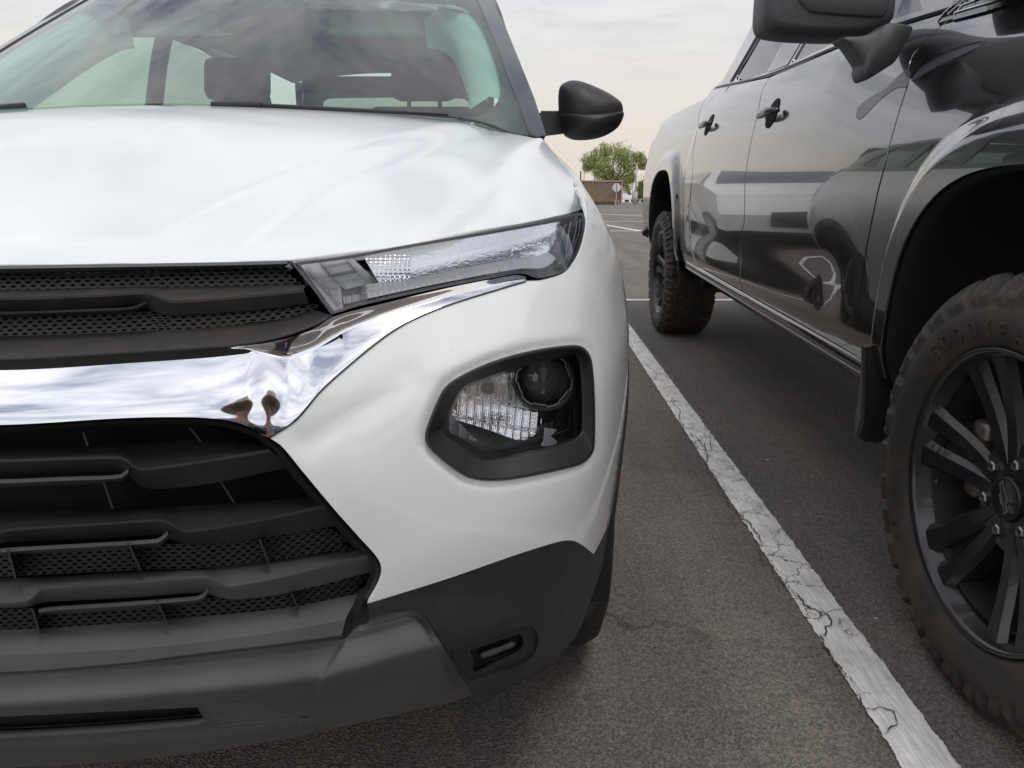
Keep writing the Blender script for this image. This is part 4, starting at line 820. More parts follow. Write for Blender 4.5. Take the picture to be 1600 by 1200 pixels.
# bed side
bs = tpatch('bed_side', [(DR_[0][0] + .012, .53, 1)] + shift(DR_[1:-1], .012) + [(DR_[-1][0] + .014, DR_[-1][1] + .004, 1), (3.2, 1.445), (4.0, 1.450), (4.62, 1.454, 1), (4.78, 1.41, 1), (4.86, 1.33), (4.90, 1.15), (4.90, .95), (4.90, .60, 1), (4.30, .58, 1), (4.19, .56, 1)] + [(p[0], p[1]) for p in RLIP[::-1][1:-1] if p[1] > .56] + [(3.19, .53, 1)], tp, g=.014, fl=.04)
tpatch('tail_lamp', [(4.80, 1.30, 1), (4.86, 1.30, 1), (4.88, 1.12, 1), (4.84, 1.12, 1)], M['red_lens'], bs, rel=-.004)
# rocker: round black sill under the doors
def tgrid(name, ss, fn, m, par=None, **k):
    V = []; nr_ = None
    for s in ss: r = fn(s); nr_ = len(r); V += [TW(s, a, b).tolist() for a, b in r]
    return obj(name, V, [(i * nr_ + j, i * nr_ + j + 1, (i + 1) * nr_ + j + 1, (i + 1) * nr_ + j) for i in range(len(ss) - 1) for j in range(nr_ - 1)], m, par or truck, **k)
rk = lambda s: [(_w0(.495 + .02 * s) - .006 + dw, .488 + .02 * s + dh) for dw, dh in ((-.05, .004), (-.006, .003), (.002, -.003), (.006, -.016), (.003, -.042), (-.020, -.068), (-.06, -.08), (-.30, -.08))]
tgrid('rocker_panel', np.linspace(.66, 2.98, 40), rk, tp)
br = MB(); T_ = lambda s, w_, H: tuple(TW(s, w_, H))
br.box(T_(2.95, -.16, .44), (.10, .05, .05), bev=.01); br.box(T_(2.62, -.20, .43), (.07, .10, .04), bev=.01); br.tube([T_(2.60, -.12, .43), T_(2.75, -.22, .41)], .012, 8); br.build('sill_bracket', M['liner'], truck)
# windscreen, roof, hood, front and far side: out of the frame, plainly built
tr = MB()
for nm, pts, m_ in [('roof', [(1.35, 1.90), (1.8, 1.945), (2.6, 1.955), (2.98, 1.90)], tp)]:
    V = []; F = []
    for i, (s, H) in enumerate(pts):
        for j, k_ in enumerate((-.35, -.50, -.96, -1.42, -1.57)): V.append(T_(s, k_, H + (0, .03, .05, .03, 0)[j] - .01))
    F = [(i * 5 + j, i * 5 + j + 1, (i + 1) * 5 + j + 1, (i + 1) * 5 + j) for i in range(3) for j in range(4)]; tr.add(V, F)
tr.build('roof', tp, truck, smooth=True)
MB().add([T_(.60, -.12, 1.36), T_(.60, -1.80, 1.36), T_(1.38, -1.56, 1.90), T_(1.38, -.36, 1.90)], [(0, 1, 2, 3)]).build('windshield', M['truck_glass'], truck)
hd = MB(); V = []; 
for s, H in ((-.93, 1.22), (-.85, 1.27), (-.4, 1.345), (.2, 1.39), (.62, 1.40)):
    for w_, dh in ((-.07, -.01), (-.30, .03), (-.96, .045), (-1.62, .03), (-1.85, -.01)): V.append(T_(s, w_ - .10 * (s < -.8), H + dh))
hd.add(V, [(i * 5 + j, i * 5 + j + 1, (i + 1) * 5 + j + 1, (i + 1) * 5 + j) for i in range(4) for j in range(4)]); hd.build('hood', tp, truck, smooth=True)
MB().add([T_(-.94, -.25, 1.22), T_(-.94, -1.67, 1.22), T_(-.98, -1.70, .45), T_(-.98, -.22, .45), T_(-.86, -.17, 1.20), T_(-.86, -.16, .5), T_(-.86, -1.75, 1.20), T_(-.86, -1.76, .5)], [(0, 1, 2, 3), (0, 3, 5, 4), (1, 6, 7, 2)]).build('front_fascia', M['gloss_black'], truck)
fs = MB(); fs.add([T_(-.86, -1.90, .55), T_(-.86, -1.86, 1.28), T_(.6, -1.84, 1.36), T_(3.05, -1.83, 1.42), T_(4.85, -1.80, 1.44), T_(4.85, -1.88, .55)], [(0, 1, 2, 3, 4, 5)]); fs.build('far_side', tp, truck)
MB().add([T_(4.88, -.14, 1.42), T_(4.88, -1.76, 1.42), T_(4.90, -1.80, .60), T_(4.90, -.10, .60)], [(0, 1, 2, 3)]).build('tailgate', tp, truck)
MB().add([T_(.62, -.22, 1.34), T_(.62, -.10, .5), T_(.62, -1.84, .5), T_(.62, -1.84, 1.36)], [(0, 1, 2, 3)]).add([T_(3.04, -.22, 1.38), T_(3.04, -.10, .5), T_(3.04, -1.84, .5), T_(3.04, -1.84, 1.40)], [(0, 1, 2, 3)]).add([T_(3.0, -.40, 1.9), T_(3.03, -.22, 1.4), T_(3.03, -1.7, 1.4), T_(3.0, -1.52, 1.9)], [(0, 1, 2, 3)]).build('bulkhead', M['liner'], truck)
MB().box(T_(1.85, -.95, .50), (1.30, 5.4, .16), rz=TYAW).box(T_(2.0, -.95, .62), (1.70, 1.9, .06), rz=TYAW).build('chassis', M['liner'], truck)
MB().add([T_(3.08, -.20, 1.40), T_(4.80, -.20, 1.40), T_(4.80, -1.70, 1.40), T_(3.08, -1.70, 1.40), T_(3.08, -.20, .95), T_(4.80, -.20, .95), T_(4.80, -1.70, .95), T_(3.08, -1.70, .95)], [(4, 5, 6, 7), (0, 1, 5, 4), (1, 2, 6, 5), (2, 3, 7, 6), (3, 0, 4, 7)]).build('bed_floor', M['liner'], truck)
MB().box(T_(4.98, -.95, .62), (1.6, .14, .16), rz=TYAW, bev=.03).build('rear_bumper', M['gloss_black'], truck)
# wheel arch liners and lips
for cs, lip in ((0, FLIP_), (3.69, RLIP)):
    q = line(lip, .03, False); V = []; n = len(q)
    for dw, sc in ((-.012, 1.0), (-.030, .985), (-.10, 1.02), (-.42, 1.03)):
        for a, h in q: ww = float(Wt([a], [h])[0]); V.append(T_(cs + (a - cs) * sc, ww + dw, .40 + (h - .40) * sc))
    k_ = len(V); V.append(T_(cs, -.42, .45)); F = [(j * n + i, j * n + i + 1, (j + 1) * n + i + 1, (j + 1) * n + i) for j in range(3) for i in range(n - 1)] + [(3 * n + i, 3 * n + i + 1, k_) for i in range(n - 1)]
    obj('arch_liner', V, F, M['liner'], truck)
def planeS(pts, s):
    P = np.array([p[:2] for p in pts], float); D = rays(P[:, 0], P[:, 1]); t = (s - (CAMP - TO) @ ES) / (D @ ES); Q = CAMP + D * t[:, None]; return Q
def plate(name, pts, s, th, m, par, sm=False, back=0):
    Q = planeS(pts, s); B = Q + ES * th; n = len(Q); return MB().add(np.vstack([Q, B]).tolist(), [tuple(range(n)), tuple(range(2 * n - 1, n - 1, -1))] + [(i, i + n, (i + 1) % n + n, (i + 1) % n) for i in range(n)]).build(name, m, par, smooth=sm)
mf = plate('mud_flap', [(1352, 543), (1362, 540), (1388, 545), (1392, 600), (1388, 688), (1372, 692), (1350, 690), (1342, 684), (1350, 660), (1352, 610)], .50, .02, blk, truck)
Qa = planeS([(1352, 543), (1352, 610), (1350, 660), (1342, 684)], .50); Qb = planeS([(1346, 541), (1344, 600), (1336, 650), (1335, 680)], .56)
MB().add(np.vstack([Qa, Qb]).tolist(), [(i, i + 1, i + 5, i + 4) for i in range(3)]).build('flap_edge', gry, mf, smooth=True)
plate('mud_flap', [(1056, 372), (1100, 372), (1112, 418), (1108, 444), (1062, 447), (1059, 400)], 3.23, .02, blk, truck)
plate('mud_flap', [(1013, 352), (1014, 372), (1005, 368), (1004, 362), (1009, 358)], 4.30, .05, blk, truck)
# fender vent inlay, door vent, badge, handles
VT = TS([(1424, 123), (1430, 112), (1452, 96), (1478, 82), (1510, 70), (1539, 64), (1532, 72), (1500, 88), (1470, 102), (1440, 118), (1427, 125)])
vt = tpatch('fender_vent', VT, M['vent_dark'], rel=-.001, g=.02, fl=.004)
tstroke('vent_edge', VT + VT[:1], .006, M['gloss_black'], vt, -.004)
V2 = TS([(1338, 184), (1341, 168), (1360, 152), (1385, 138), (1400, 122), (1420, 108), (1418, 134), (1400, 138), (1375, 156), (1354, 178), (1345, 186)])
tpatch('door_vent', V2, M['vent_dark'], rel=-.001, g=.02, fl=.004)
def bar3(mb, a, b, wd, rel=-.006):
    (s0, h0), (s1, h1) = TS([a, b]); d = np.array([s1 - s0, h1 - h0]); n_ = np.array([-d[1], d[0]]) / np.linalg.norm(d) * wd / 2; q = [(s0 + n_[0], h0 + n_[1]), (s1 + n_[0], h1 + n_[1]), (s1 - n_[0], h1 - n_[1]), (s0 - n_[0], h0 - n_[1])]
    A = np.array(q); P = TM(A[:, 0], A[:, 1], rel); B = TM(A[:, 0], A[:, 1], .002); mb.add(np.vstack([P, B]).tolist(), [(0, 1, 2, 3), (0, 4, 5, 1), (1, 5, 6, 2), (2, 6, 7, 3), (3, 7, 4, 0)])
bd1, bd2 = MB(), MB()
for a, b, w1 in [((1470, 33), (1500, 24), .010), ((1496, 26), (1560, 9), .014), ((1555, 10), (1610, -6), .014), ((1500, 14), (1560, -3), .008), ((1484, 22), (1512, -2), .009), ((1505, 12), (1550, -2), .006), ((1492, 5), (1503, -3), .012)]: bar3(bd1, a, b, w1)
for a, b, w1 in [((1470, 33), (1482, 18), .0035), ((1482, 18), (1508, -3), .0035), ((1497, 19), (1570, -2), .0035), ((1504, 9), (1530, 0), .003), ((1496, 22), (1516, 1), .003)]: bar3(bd2, a, b, w1, -.009)
bdo = bd1.build('badge', M['gloss_black'], truck); bd2.build('badge_edge', M['steel'], bdo)
def handle(pxc, sc):
    (s0, H0), = TS([pxc]); wS = lambda s, h: float(Wt([s], [h])[0])
    cup = circ(0, 0, .085, .048, 28); P = [(s0 + a, H0 + b) for a, b in cup]; ho = tpatch('handle_cup', P, M['gloss_black'], rel=.001, g=.012, fl=0) if False else None
    V = []; n = 14; ss = np.linspace(-.105, .105, 15)
    for s in ss:
        bow = .042 * (1 - (abs(s) / .125) ** 4); hw = .017 * (1 - (abs(s) / .13) ** 3)
        for k in range(n): a = 2 * math.pi * k / n; V.append(T_(s0 + s, wS(s0 + s, H0) + bow - .006 + .010 * math.cos(a), H0 + hw * math.sin(a)))
    F = [(i * n + k, i * n + (k + 1) % n, (i + 1) * n + (k + 1) % n, (i + 1) * n + k) for i in range(14) for k in range(n)] + [tuple(range(n - 1, -1, -1)), tuple(14 * n + k for k in range(n))]
    h_ = obj('door_handle', V, F, M['handle_gloss'], truck)
    V = [];
    for r, dp in ((1.0, .0012), (.92, .002), (.80, .012), (.5, .022), (.05, .026)):
        for a in np.linspace(0, 2 * np.pi, 24, endpoint=False): aa, bb = s0 + .060 * r * math.cos(a), H0 + .052 * r * math.sin(a); V.append(T_(aa, wS(aa, bb) + (.0025 if r > .9 else .0022 - dp * 0), bb))
    obj('handle_cup', V, [(i * 24 + k, i * 24 + (k + 1) % 24, (i + 1) * 24 + (k + 1) % 24, (i + 1) * 24 + k) for i in range(4) for k in range(24)], M['liner'], h_)
handle((1207, 177), 1); handle((1108, 195), 1)
# door mirror
def lshell(name, Q, axis, layers, m, par):
    q = np.asarray(Q); c = q.mean(0); n = len(q); V = []; F = []
    for d, sc in layers: V += ((q - c) * sc + c + np.array(axis) * d).tolist()
    for j in range(len(layers) - 1): F += [(j * n + i, j * n + (i + 1) % n, (j + 1) * n + (i + 1) % n, (j + 1) * n + i) for i in range(n)]
    F += [tuple(range(n - 1, -1, -1)), tuple((len(layers) - 1) * n + i for i in range(n))]; return obj(name, V, F, m, par)
MO = crv([(1190, -10), (1188, 20), (1188, 36), (1192, 48), (1202, 54), (1240, 59), (1290, 61), (1312, 61), (1345, 58), (1375, 48), (1386, 38), (1390, 20), (1392, -20), (1390, -140), (1370, -165), (1220, -150), (1195, -130)], 6)
LY = [(-.055, .86), (-.052, .92), (-.040, .965), (-.02, .99), (.01, 1.0), (.05, 1.0), (.075, .99), (.085, .96), (.09, .90)]
tm = lshell('door_mirror', planeS(MO, .80), ES, LY, M['truck_plastic'], truck)
CP = crv([(1243, -10, 1), (1245, 4), (1256, 17), (1262, 22), (1300, 26), (1340, 29), (1376, 30, 1), (1384, 18), (1388, -10, 1), (1384, -120), (1250, -115)], 6)
lshell('mirror_cap', planeS(CP, .755), ES, [(-.020, .94), (-.017, .975), (-.008, .995), (.03, 1.0)], M['truck_plastic'], tm)
AR = [(1312, 60), (1345, 57), (1370, 48), (1385, 37), (1405, 38), (1424, 43), (1420, 56), (1408, 78), (1396, 98), (1385, 106), (1352, 126), (1348, 124), (1344, 112), (1346, 104), (1334, 84), (1324, 70)]
lshell('mirror_arm', planeS(crv(AR, 5), .62), ES, [(-.012, .94), (-.008, .98), (.0, 1.0), (.05, 1.0), (.06, .9)], M['truck_plastic'], tm)
Qm = planeS([(1200, 30), (1385, 30), (1385, -130), (1200, -130)], .895); MB().add(Qm.tolist(), [(3, 2, 1, 0)]).build('mirror_glass', M['mirror_glass'], tm)
# ---- wheels
RT = .397
def build_tyre():
    PR = [(-.012, .262), (-.004, .268), (.008, .276), (.018, .288), (.0235, .300), (.0265, .312), (.0275, .322), (.0270, .331), (.0250, .339), (.0225, .346), (.0190, .353), (.0155, .360), (.0115, .367), (.0065, .374), (.0005, .381), (-.006, .387), (-.013, .391), (-.020, .394)]
    for w_ in np.linspace(-.026, -.132, 20): PR.append((w_, .3945 + .0025 * math.sin((w_ + .026) / -.106 * math.pi / 2)))
    half = PR; wc = -.132; full = half + [(2 * wc - w_, r) for w_, r in half[::-1][1:]]
    PRA = np.array(full); T = np.gradient(PRA, axis=0); T /= np.linalg.norm(T, axis=1, keepdims=True); NR = np.stack([-T[:, 1], T[:, 0]], 1)
    sg = np.sign(((PRA - np.array([wc, .32])) * NR).sum(1)); sg[sg == 0] = 1; NR *= sg[:, None]
    n = 900; A = np.linspace(0, 2 * np.pi, n, endpoint=False); V = np.zeros((n, len(full), 3)); K = 30
    for j, ((w_, r), nn) in enumerate(zip(PRA, NR)):
        wl = w_ if w_ > wc else 2 * wc - w_; off = 0 if w_ > wc else .5; u = (A / (2 * np.pi) * K + off) % 1
        d = np.zeros(n)
        ed = lambda x, a, b, e_=.022: sst(a - e_, a, x) * (1 - sst(b, b + e_, x))
        if r > .343:                                                        # shoulder lugs with stepped notches
            v = (wl - (-.020)) / .043 if wl > -.02 else 0
            vv = np.clip(1 - v, 0, 1)
            sl = (u + .10 * (1 - vv)) % 1
            lug = ed(sl, .12, .80); notch = ed(sl, .30, .62) * (1 if .30 < vv < .62 else 0) + ed(sl, .30, .46) * (1 if .12 < vv <= .30 else 0)
            fade = min(1, max(0, (r - .345) / .010)); dep = .0135 if wl > -.02 else 0
            d = (lug * dep - notch * .009 * (wl > -.02)) * fade
        if wl <= -.014:                                                     # tread blocks
            z = .010 * np.abs(((A / (2 * np.pi) * K * 2) % 1) - .5) * 2
            x = -wl
            g1 = np.abs(x - .050 - z) < .0055; g2 = np.abs(x - .098 - z * .8) < .005
            row = np.where(x < .050 + z, 0, np.where(x < .098 + z, 1, 2)); sh = row * .37
            cross = ((u * 2 + sh + x * 5) % 1) < (.26 if True else .2)
            d = np.where(g1 | g2, -.010, np.where(cross & (row > 0), -.009, 0)) + np.where(row == 0, (ed((u + .10) % 1, .12, .80) - 1) * .009 + .003, 0)
            d = d + np.where((np.abs(((u * 4 + x * 30) % 1) - .5) < .06) & (d > -.004), -.004, 0)
        if wl > 0 and r < .345: d = d + (.0011 if abs(r - .338) < .0045 else 0) + (.0010 if abs(r - .283) < .003 else 0) + (.0007 * (np.sin(A * 180) > 0) if .286 < r < .292 else 0)
        rr = r + nn[1] * d; ww = w_ + nn[0] * d; V[:, j] = np.stack([-ww, rr * np.cos(A), RT + rr * np.sin(A)], 1)
    m_ = len(full); idx = np.arange(n * m_).reshape(n, m_); F = []
    i2 = np.roll(idx, -1, 0); F = np.stack([idx[:, :-1], i2[:, :-1], i2[:, 1:], idx[:, 1:]], -1).reshape(-1, 4)
    return V.reshape(-1, 3), F
def localobj(name, V, F, m, parent, smooth=True, local=True):
    """geometry given in the wheel's own frame: x = inwards, y = rearwards, z = up"""
    me = bpy.data.meshes.new(name); me.from_pydata(np.asarray(V, float).tolist(), [], [tuple(int(q) for q in f) for f in F]); me.polygons.foreach_set('use_smooth', [smooth] * len(me.polygons)); me.materials.append(m)
    o = link(bpy.data.objects.new(name, me)); o.parent = parent; FR[o.name] = FR[parent.name]; return o
def text_mesh(ch, size, ext):
    cu = bpy.data.curves.new('letter', 'FONT'); cu.body = ch; cu.size = size; cu.extrude = ext; cu.bevel_depth = size * .02; cu.resolution_u = 3; cu.align_x = 'CENTER'
    o = link(bpy.data.objects.new('letter', cu)); dg = bpy.context.evaluated_depsgraph_get(); me = o.evaluated_get(dg).to_mesh(); V = np.array([v.co[:] for v in me.vertices]); F = [tuple(p.vertices) for p in me.polygons]; o.evaluated_get(dg).to_mesh_clear(); bpy.data.objects.remove(o); bpy.data.curves.remove(cu); return V, F
hub0 = FR[truck.name].inverted() @ Vector(tuple(TO))                        # wheel frame origin in the truck's frame
def make_wheel():
    V, F = build_tyre(); t = localobj('wheel', V, F, M['rubber'], truck)
    mb = MB()
    def lett(txt, a0, pitch, rc, size, wf=.92, out=1):
        for i, ch in enumerate(txt):
            V, F = text_mesh(ch, size, .0016); a = a0 + i * pitch + (V[:, 0] * wf) / rc; r = rc + V[:, 1] - size * .35; w_ = np.interp(r, [.268, .276, .288, .300, .312, .322, .331, .339, .346], [-.004, .008, .018, .0235, .0265, .0275, .0270, .0250, .0225]) + .0008 + V[:, 2]
            localobj('raised_letter', np.stack([-w_, r * np.cos(a), RT + r * np.sin(a)], 1), F, M['rubber_letter'], t, smooth=False)
    lett('GOODYEAR', R(47), R(8.4), .3055, .040); lett('LT', R(-38), R(5), .314, .022); 
    # rim
    rp = [(-.004, .272), (.010, .273), (.0125, .269), (.010, .264), (.002, .259), (-.024, .252), (-.050, .232), (-.12, .228), (-.20, .226)]; n = 96; V = []; 
    for i in range(n):
        a = 2 * math.pi * i / n
        for w_, r in rp: V.append((-w_, r * math.cos(a), RT + r * math.sin(a)))
    m_ = len(rp); F = [(i * m_ + j, ((i + 1) % n) * m_ + j, ((i + 1) % n) * m_ + j + 1, i * m_ + j + 1) for i in range(n) for j in range(m_ - 1)]
    rim = localobj('rim', V, F, M['rim_black'], t); localobj('barrel', [(-w_, (r - .0015) * math.cos(2 * math.pi * i / 60), RT + (r - .0015) * math.sin(2 * math.pi * i / 60)) for i in range(60) for w_, r in ((-.022, .2385), (-.050, .232), (-.12, .228), (-.20, .226))], [(i * 4 + j, ((i + 1) % 60) * 4 + j, ((i + 1) % 60) * 4 + j + 1, i * 4 + j + 1) for i in range(60) for j in range(3)], M['barrel'], t)
    PH = R(8)
    for k in range(6):
        for sd_ in (-1, 1):
            V = []; sec = 14
            for i in range(sec):
                f = i / (sec - 1); r = .050 + f * .207; a = PH + k * math.pi / 3 + sd_ * (R(11.5) - R(2.2) * f) ; off = 0
                wt = -.034 + .029 * f ** 1.6 - .004 * math.sin(f * math.pi); hw = .0190 + .0080 * f + (.006 * max(0, f - .82) / .18); cc = np.array([r * math.cos(a), r * math.sin(a)]); tg = np.array([-math.sin(a), math.cos(a)])
                for q, dw in ((-1.0, -.050), (-.97, -.012), (-.62, 0), (.50, -.0015), (.97, -.012), (1.0, -.050)): p = cc + tg * hw * q; V.append((-(wt + dw), p[0], RT + p[1]))
            F = [(i * 6 + j, i * 6 + j + 1, (i + 1) * 6 + j + 1, (i + 1) * 6 + j) for i in range(sec - 1) for j in range(5)]
            localobj('spoke', V, F, M['rim_black'], t, smooth=False)
        V = []; sec = 10
        for i in range(sec):
            f = i / (sec - 1); r = .060 + f * .185; a0 = PH + k * math.pi / 3; wt = -.052 + .022 * f ** 1.6 - .010 * math.sin(f * math.pi)
            for q in (-1, -.5, .5, 1): a = a0 + q * R(11); V.append((-(wt - (.006 if abs(q) < 1 else 0)), r * math.cos(a), RT + r * math.sin(a)))
        localobj('spoke_web', V, [(i * 4 + j, i * 4 + j + 1, (i + 1) * 4 + j + 1, (i + 1) * 4 + j) for i in range(sec - 1) for j in range(3)], M['rim_black'], t, smooth=True)
    # hub face, nuts in their pockets, cap
    def disc(rs_, m, name, par, y0=0, z0=RT, seg=48, sm=True, hexa=False):
        V = []; 
        for w_, r in rs_:
            for i in range(seg): a = 2 * math.pi * i / seg + .3; V.append((-w_, y0 + r * math.cos(a), z0 + r * math.sin(a)))
        F = [(j * seg + i, j * seg + (i + 1) % seg, (j + 1) * seg + (i + 1) % seg, (j + 1) * seg + i) for j in range(len(rs_) - 1) for i in range(seg)] + [tuple((len(rs_) - 1) * seg + i for i in range(seg))]
        return localobj(name, V, F, m, par, sm)
    disc([(-.085, .112), (-.052, .111), (-.040, .102), (-.036, .060), (-.034, .043), (-.036, .041), (-.036, .0)], M['rim_black'], 'hub_face', t, sm=False)
    disc([(-.040, .041), (-.028, .0405), (-.024, .038), (-.0235, .035), (-.025, .033), (-.0245, .001)], M['cap_black'], 'centre_cap', t)
    for k in range(6):
        a = PH + math.pi / 6 + k * math.pi / 3; y, z = .0665 * math.cos(a), RT + .0665 * math.sin(a)
        disc([(-.0355, .0170), (-.0352, .0160), (-.0358, .0145)], M['lamp_dark'], 'nut_pocket', t, y, z, 24)
        nt_ = disc([(-.042, .0108), (-.026, .0108), (-.023, .0085), (-.022, .001)], M['nut_steel'], 'lug_nut', t, y, z, 6, False)
    # emblem on the cap: outline of a slanted cross shape
    E_ = np.array([(-.026, -.0085), (-.0105, -.0085), (-.0085, -.0125), (.0125, -.0125), (.0105, -.0085), (.026, -.0085), (.0215, .0035), (.0085, .0035), (.0105, .0085)]) 
    E_ = np.array([(-.0255, -.0050), (-.0105, -.0050), (-.0080, -.0095), (.0095, -.0095), (.0075, -.0050), (.0265, -.0050), (.0225, .0050), (.0105, .0050), (.0080, .0095), (-.0095, .0095), (-.0075, .0050), (-.0290, .0050)])
    rot = R(-62); c_, s_ = math.cos(rot), math.sin(rot); E_ = E_ * 1.12; inn = E_ * np.array([.84, .60]); V = []
    for q, w_ in ((E_, -.0242), (E_, -.0222), (inn, -.0222), (inn, -.0242)):
        for x, y in q: X = x * c_ - y * s_; Y = x * s_ + y * c_; V.append((-w_, -X, RT + Y))
    m_ = 12; F = [(j * m_ + i, j * m_ + (i + 1) % m_, (j + 1) * m_ + (i + 1) % m_, (j + 1) * m_ + i) for j in range(3) for i in range(m_)]; localobj('emblem', V, F, M['steel'], t, False)
    disc([(-.10, .165), (-.095, .165), (-.093, .160), (-.093, .08)], M['brake_steel'], 'brake_disc', t)
    disc([(-.19, .228), (-.188, .10)], M['liner'], 'dust_shield', t)
    va = R(-14); vb = MB(); vb.tube([(.030, .228 * math.cos(va), RT + .228 * math.sin(va)), (.012, .205 * math.cos(va), RT + .205 * math.sin(va))], .0045, 8); localobj('valve_stem', vb.V, vb.F, M['rubber'], t)
    cal = MB(); cal.box((.085, .15, RT + .02), (.07, .05, .16), bev=.012); localobj('brake_caliper', cal.V, cal.F, M['brake_steel'], t)
    t.location = hub0; return t
def copy_tree(o, parent):
    c = o.copy(); link(c); c.parent = parent
    for ch in list(o.children): copy_tree(ch, c)
    return c
w0_ = make_wheel()
w1_ = copy_tree(w0_, truck); w1_.location = hub0 + Vector((.012, 3.745, 0)); w1_.rotation_euler = (0, 0, 0)
for sy in (0, 3.745):
    w2_ = copy_tree(w0_, truck); w2_.location = hub0 + Vector((1.90, sy, 0)); w2_.rotation_euler = (0, 0, math.pi)
ax = MB(); ax.tube([T_(3.745, -.25, .42), T_(3.745, -1.65, .42)], .05, 12); ax.tube([T_(3.70, -.42, .50), T_(2.6, -.42, .52)], .03, 8); ax.build('rear_axle', M['liner'], truck, smooth=True)
# ================================================================= ground and markings
def gz(x, y): return -.00008 * (np.maximum(y - 8, 0)) ** 2
def asphalt():
    m = bpy.data.materials.new('asphalt'); m.use_nodes = True; t = m.node_tree; b = t.nodes['Principled BSDF']; N = t.nodes.new; L = t.links.new
    c = N('ShaderNodeTexCoord'); v = c.outputs['Object']
    def nz(s, d=6, r=.6, vec=v):
        n = N('ShaderNodeTexNoise'); n.inputs['Scale'].default_value = s; n.inputs['Detail'].default_value = d; n.inputs['Roughness'].default_value = r; L(vec, n.inputs['Vector']); return n.outputs['Fac']
    def ramp(src, a, ca, b_, cb):
        r = N('ShaderNodeValToRGB'); L(src, r.inputs[0]); r.color_ramp.elements[0].position = a; r.color_ramp.elements[1].position = b_
        r.color_ramp.elements[0].color = (*ca, 1); r.color_ramp.elements[1].color = (*cb, 1); return r.outputs[0]
    def mix(a, b_, f, mode='MIX'):
        x = N('ShaderNodeMixRGB'); x.blend_type = mode
        for i, q in ((0, f), (1, a), (2, b_)):
            if isinstance(q, (int, float)): x.inputs[i].default_value = q
            elif isinstance(q, tuple): x.inputs[i].default_value = (*q, 1)
            else: L(q, x.inputs[i])
        return x.outputs[0]
    vo = N('ShaderNodeTexVoronoi'); vo.inputs['Scale'].default_value = 240; L(v, vo.inputs['Vector'])
    stone = ramp(vo.outputs['Color'], .25, (.066, .062, .058), .95, (.42, .375, .335))
    base = mix(stone, ramp(nz(2.2, 8, .65), .38, (.125, .117, .110), .66, (.215, .192, .172)), .50)
    # worn lane streaks along the stalls and darker, smoother binder
    mp = N('ShaderNodeMapping'); mp.inputs['Scale'].default_value = (1.9, .16, 1); L(v, mp.inputs['Vector'])
    base = mix(base, ramp(nz(1.6, 5, .6, mp.outputs[0]), .42, (.80, .80, .81), .62, (1.12, 1.09, 1.05)), .85, 'MULTIPLY')
    base = mix(base, ramp(nz(.8, 7, .7), .40, (.87, .87, .88), .62, (1.06, 1.05, 1.03)), .8, 'MULTIPLY')
    speck = ramp(nz(420, 2, .5), .70, (0, 0, 0), .76, (1, 1, 1)); base = mix(base, (.42, .38, .33), speck)
    # worn strip of lighter aggregate beside the truck
    sp_ = N('ShaderNodeSeparateXYZ'); L(v, sp_.inputs[0])
    def mt(op, a, b_):
        n = N('ShaderNodeMath'); n.operation = op
        for i, q in enumerate((a, b_)):
            if isinstance(q, (int, float)): n.inputs[i].default_value = q
            else: L(q, n.inputs[i])
        return n.outputs[0]
    off = mt('SUBTRACT', sp_.outputs[0], mt('ADD', mt('MULTIPLY', sp_.outputs[1], -.055), .985)); off = mt('ABSOLUTE', mt('ADD', off, mt('MULTIPLY', mt('SUBTRACT', nz(3, 5), .5), .10)), 0)
    band = ramp(off, .015, (1, 1, 1), .10, (0, 0, 0)); fd_ = ramp(sp_.outputs[1], 1.7, (0, 0, 0), 1.95, (1, 1, 1)); fe_ = ramp(sp_.outputs[1], 3.0, (1, 1, 1), 4.6, (0, 0, 0))
    band = mix(mix(band, fd_, 1.0, 'MULTIPLY'), fe_, 1.0, 'MULTIPLY'); band = mix(band, ramp(nz(40, 4), .35, (.2, .2, .2), .6, (1, 1, 1)), 1.0, 'MULTIPLY')
    base = mix(base, (.30, .235, .185), mix((0, 0, 0), band, .62))
    # cracks
    vc = N('ShaderNodeTexVoronoi'); vc.feature = 'DISTANCE_TO_EDGE'; vc.inputs['Scale'].default_value = .42
    wp = N('ShaderNodeMixRGB'); wp.blend_type = 'ADD'; wp.inputs[0].default_value = .35; L(v, wp.inputs[1])
    nn = N('ShaderNodeTexNoise'); nn.inputs['Scale'].default_value = 5; nn.inputs['Detail'].default_value = 5; L(v, nn.inputs['Vector']); L(nn.outputs['Color'], wp.inputs[2]); L(wp.outputs[0], vc.inputs['Vector'])
    ck = ramp(vc.outputs['Distance'], .0012, (1, 1, 1), .0032, (0, 0, 0)); ckm = mix(ck, ramp(nz(.55, 2), .50, (0, 0, 0), .58, (1, 1, 1)), 1.0, 'MULTIPLY')
    base = mix(base, (.012, .011, .010), ckm); L(base, b.inputs['Base Color']); b.inputs['Roughness'].default_value = .85
    bp = N('ShaderNodeBump'); bp.inputs['Strength'].default_value = .75; bp.inputs['Distance'].default_value = .004; L(vo.outputs['Distance'], bp.inputs['Height']); L(bp.outputs[0], b.inputs['Normal'])
    M['asphalt'] = m; return m
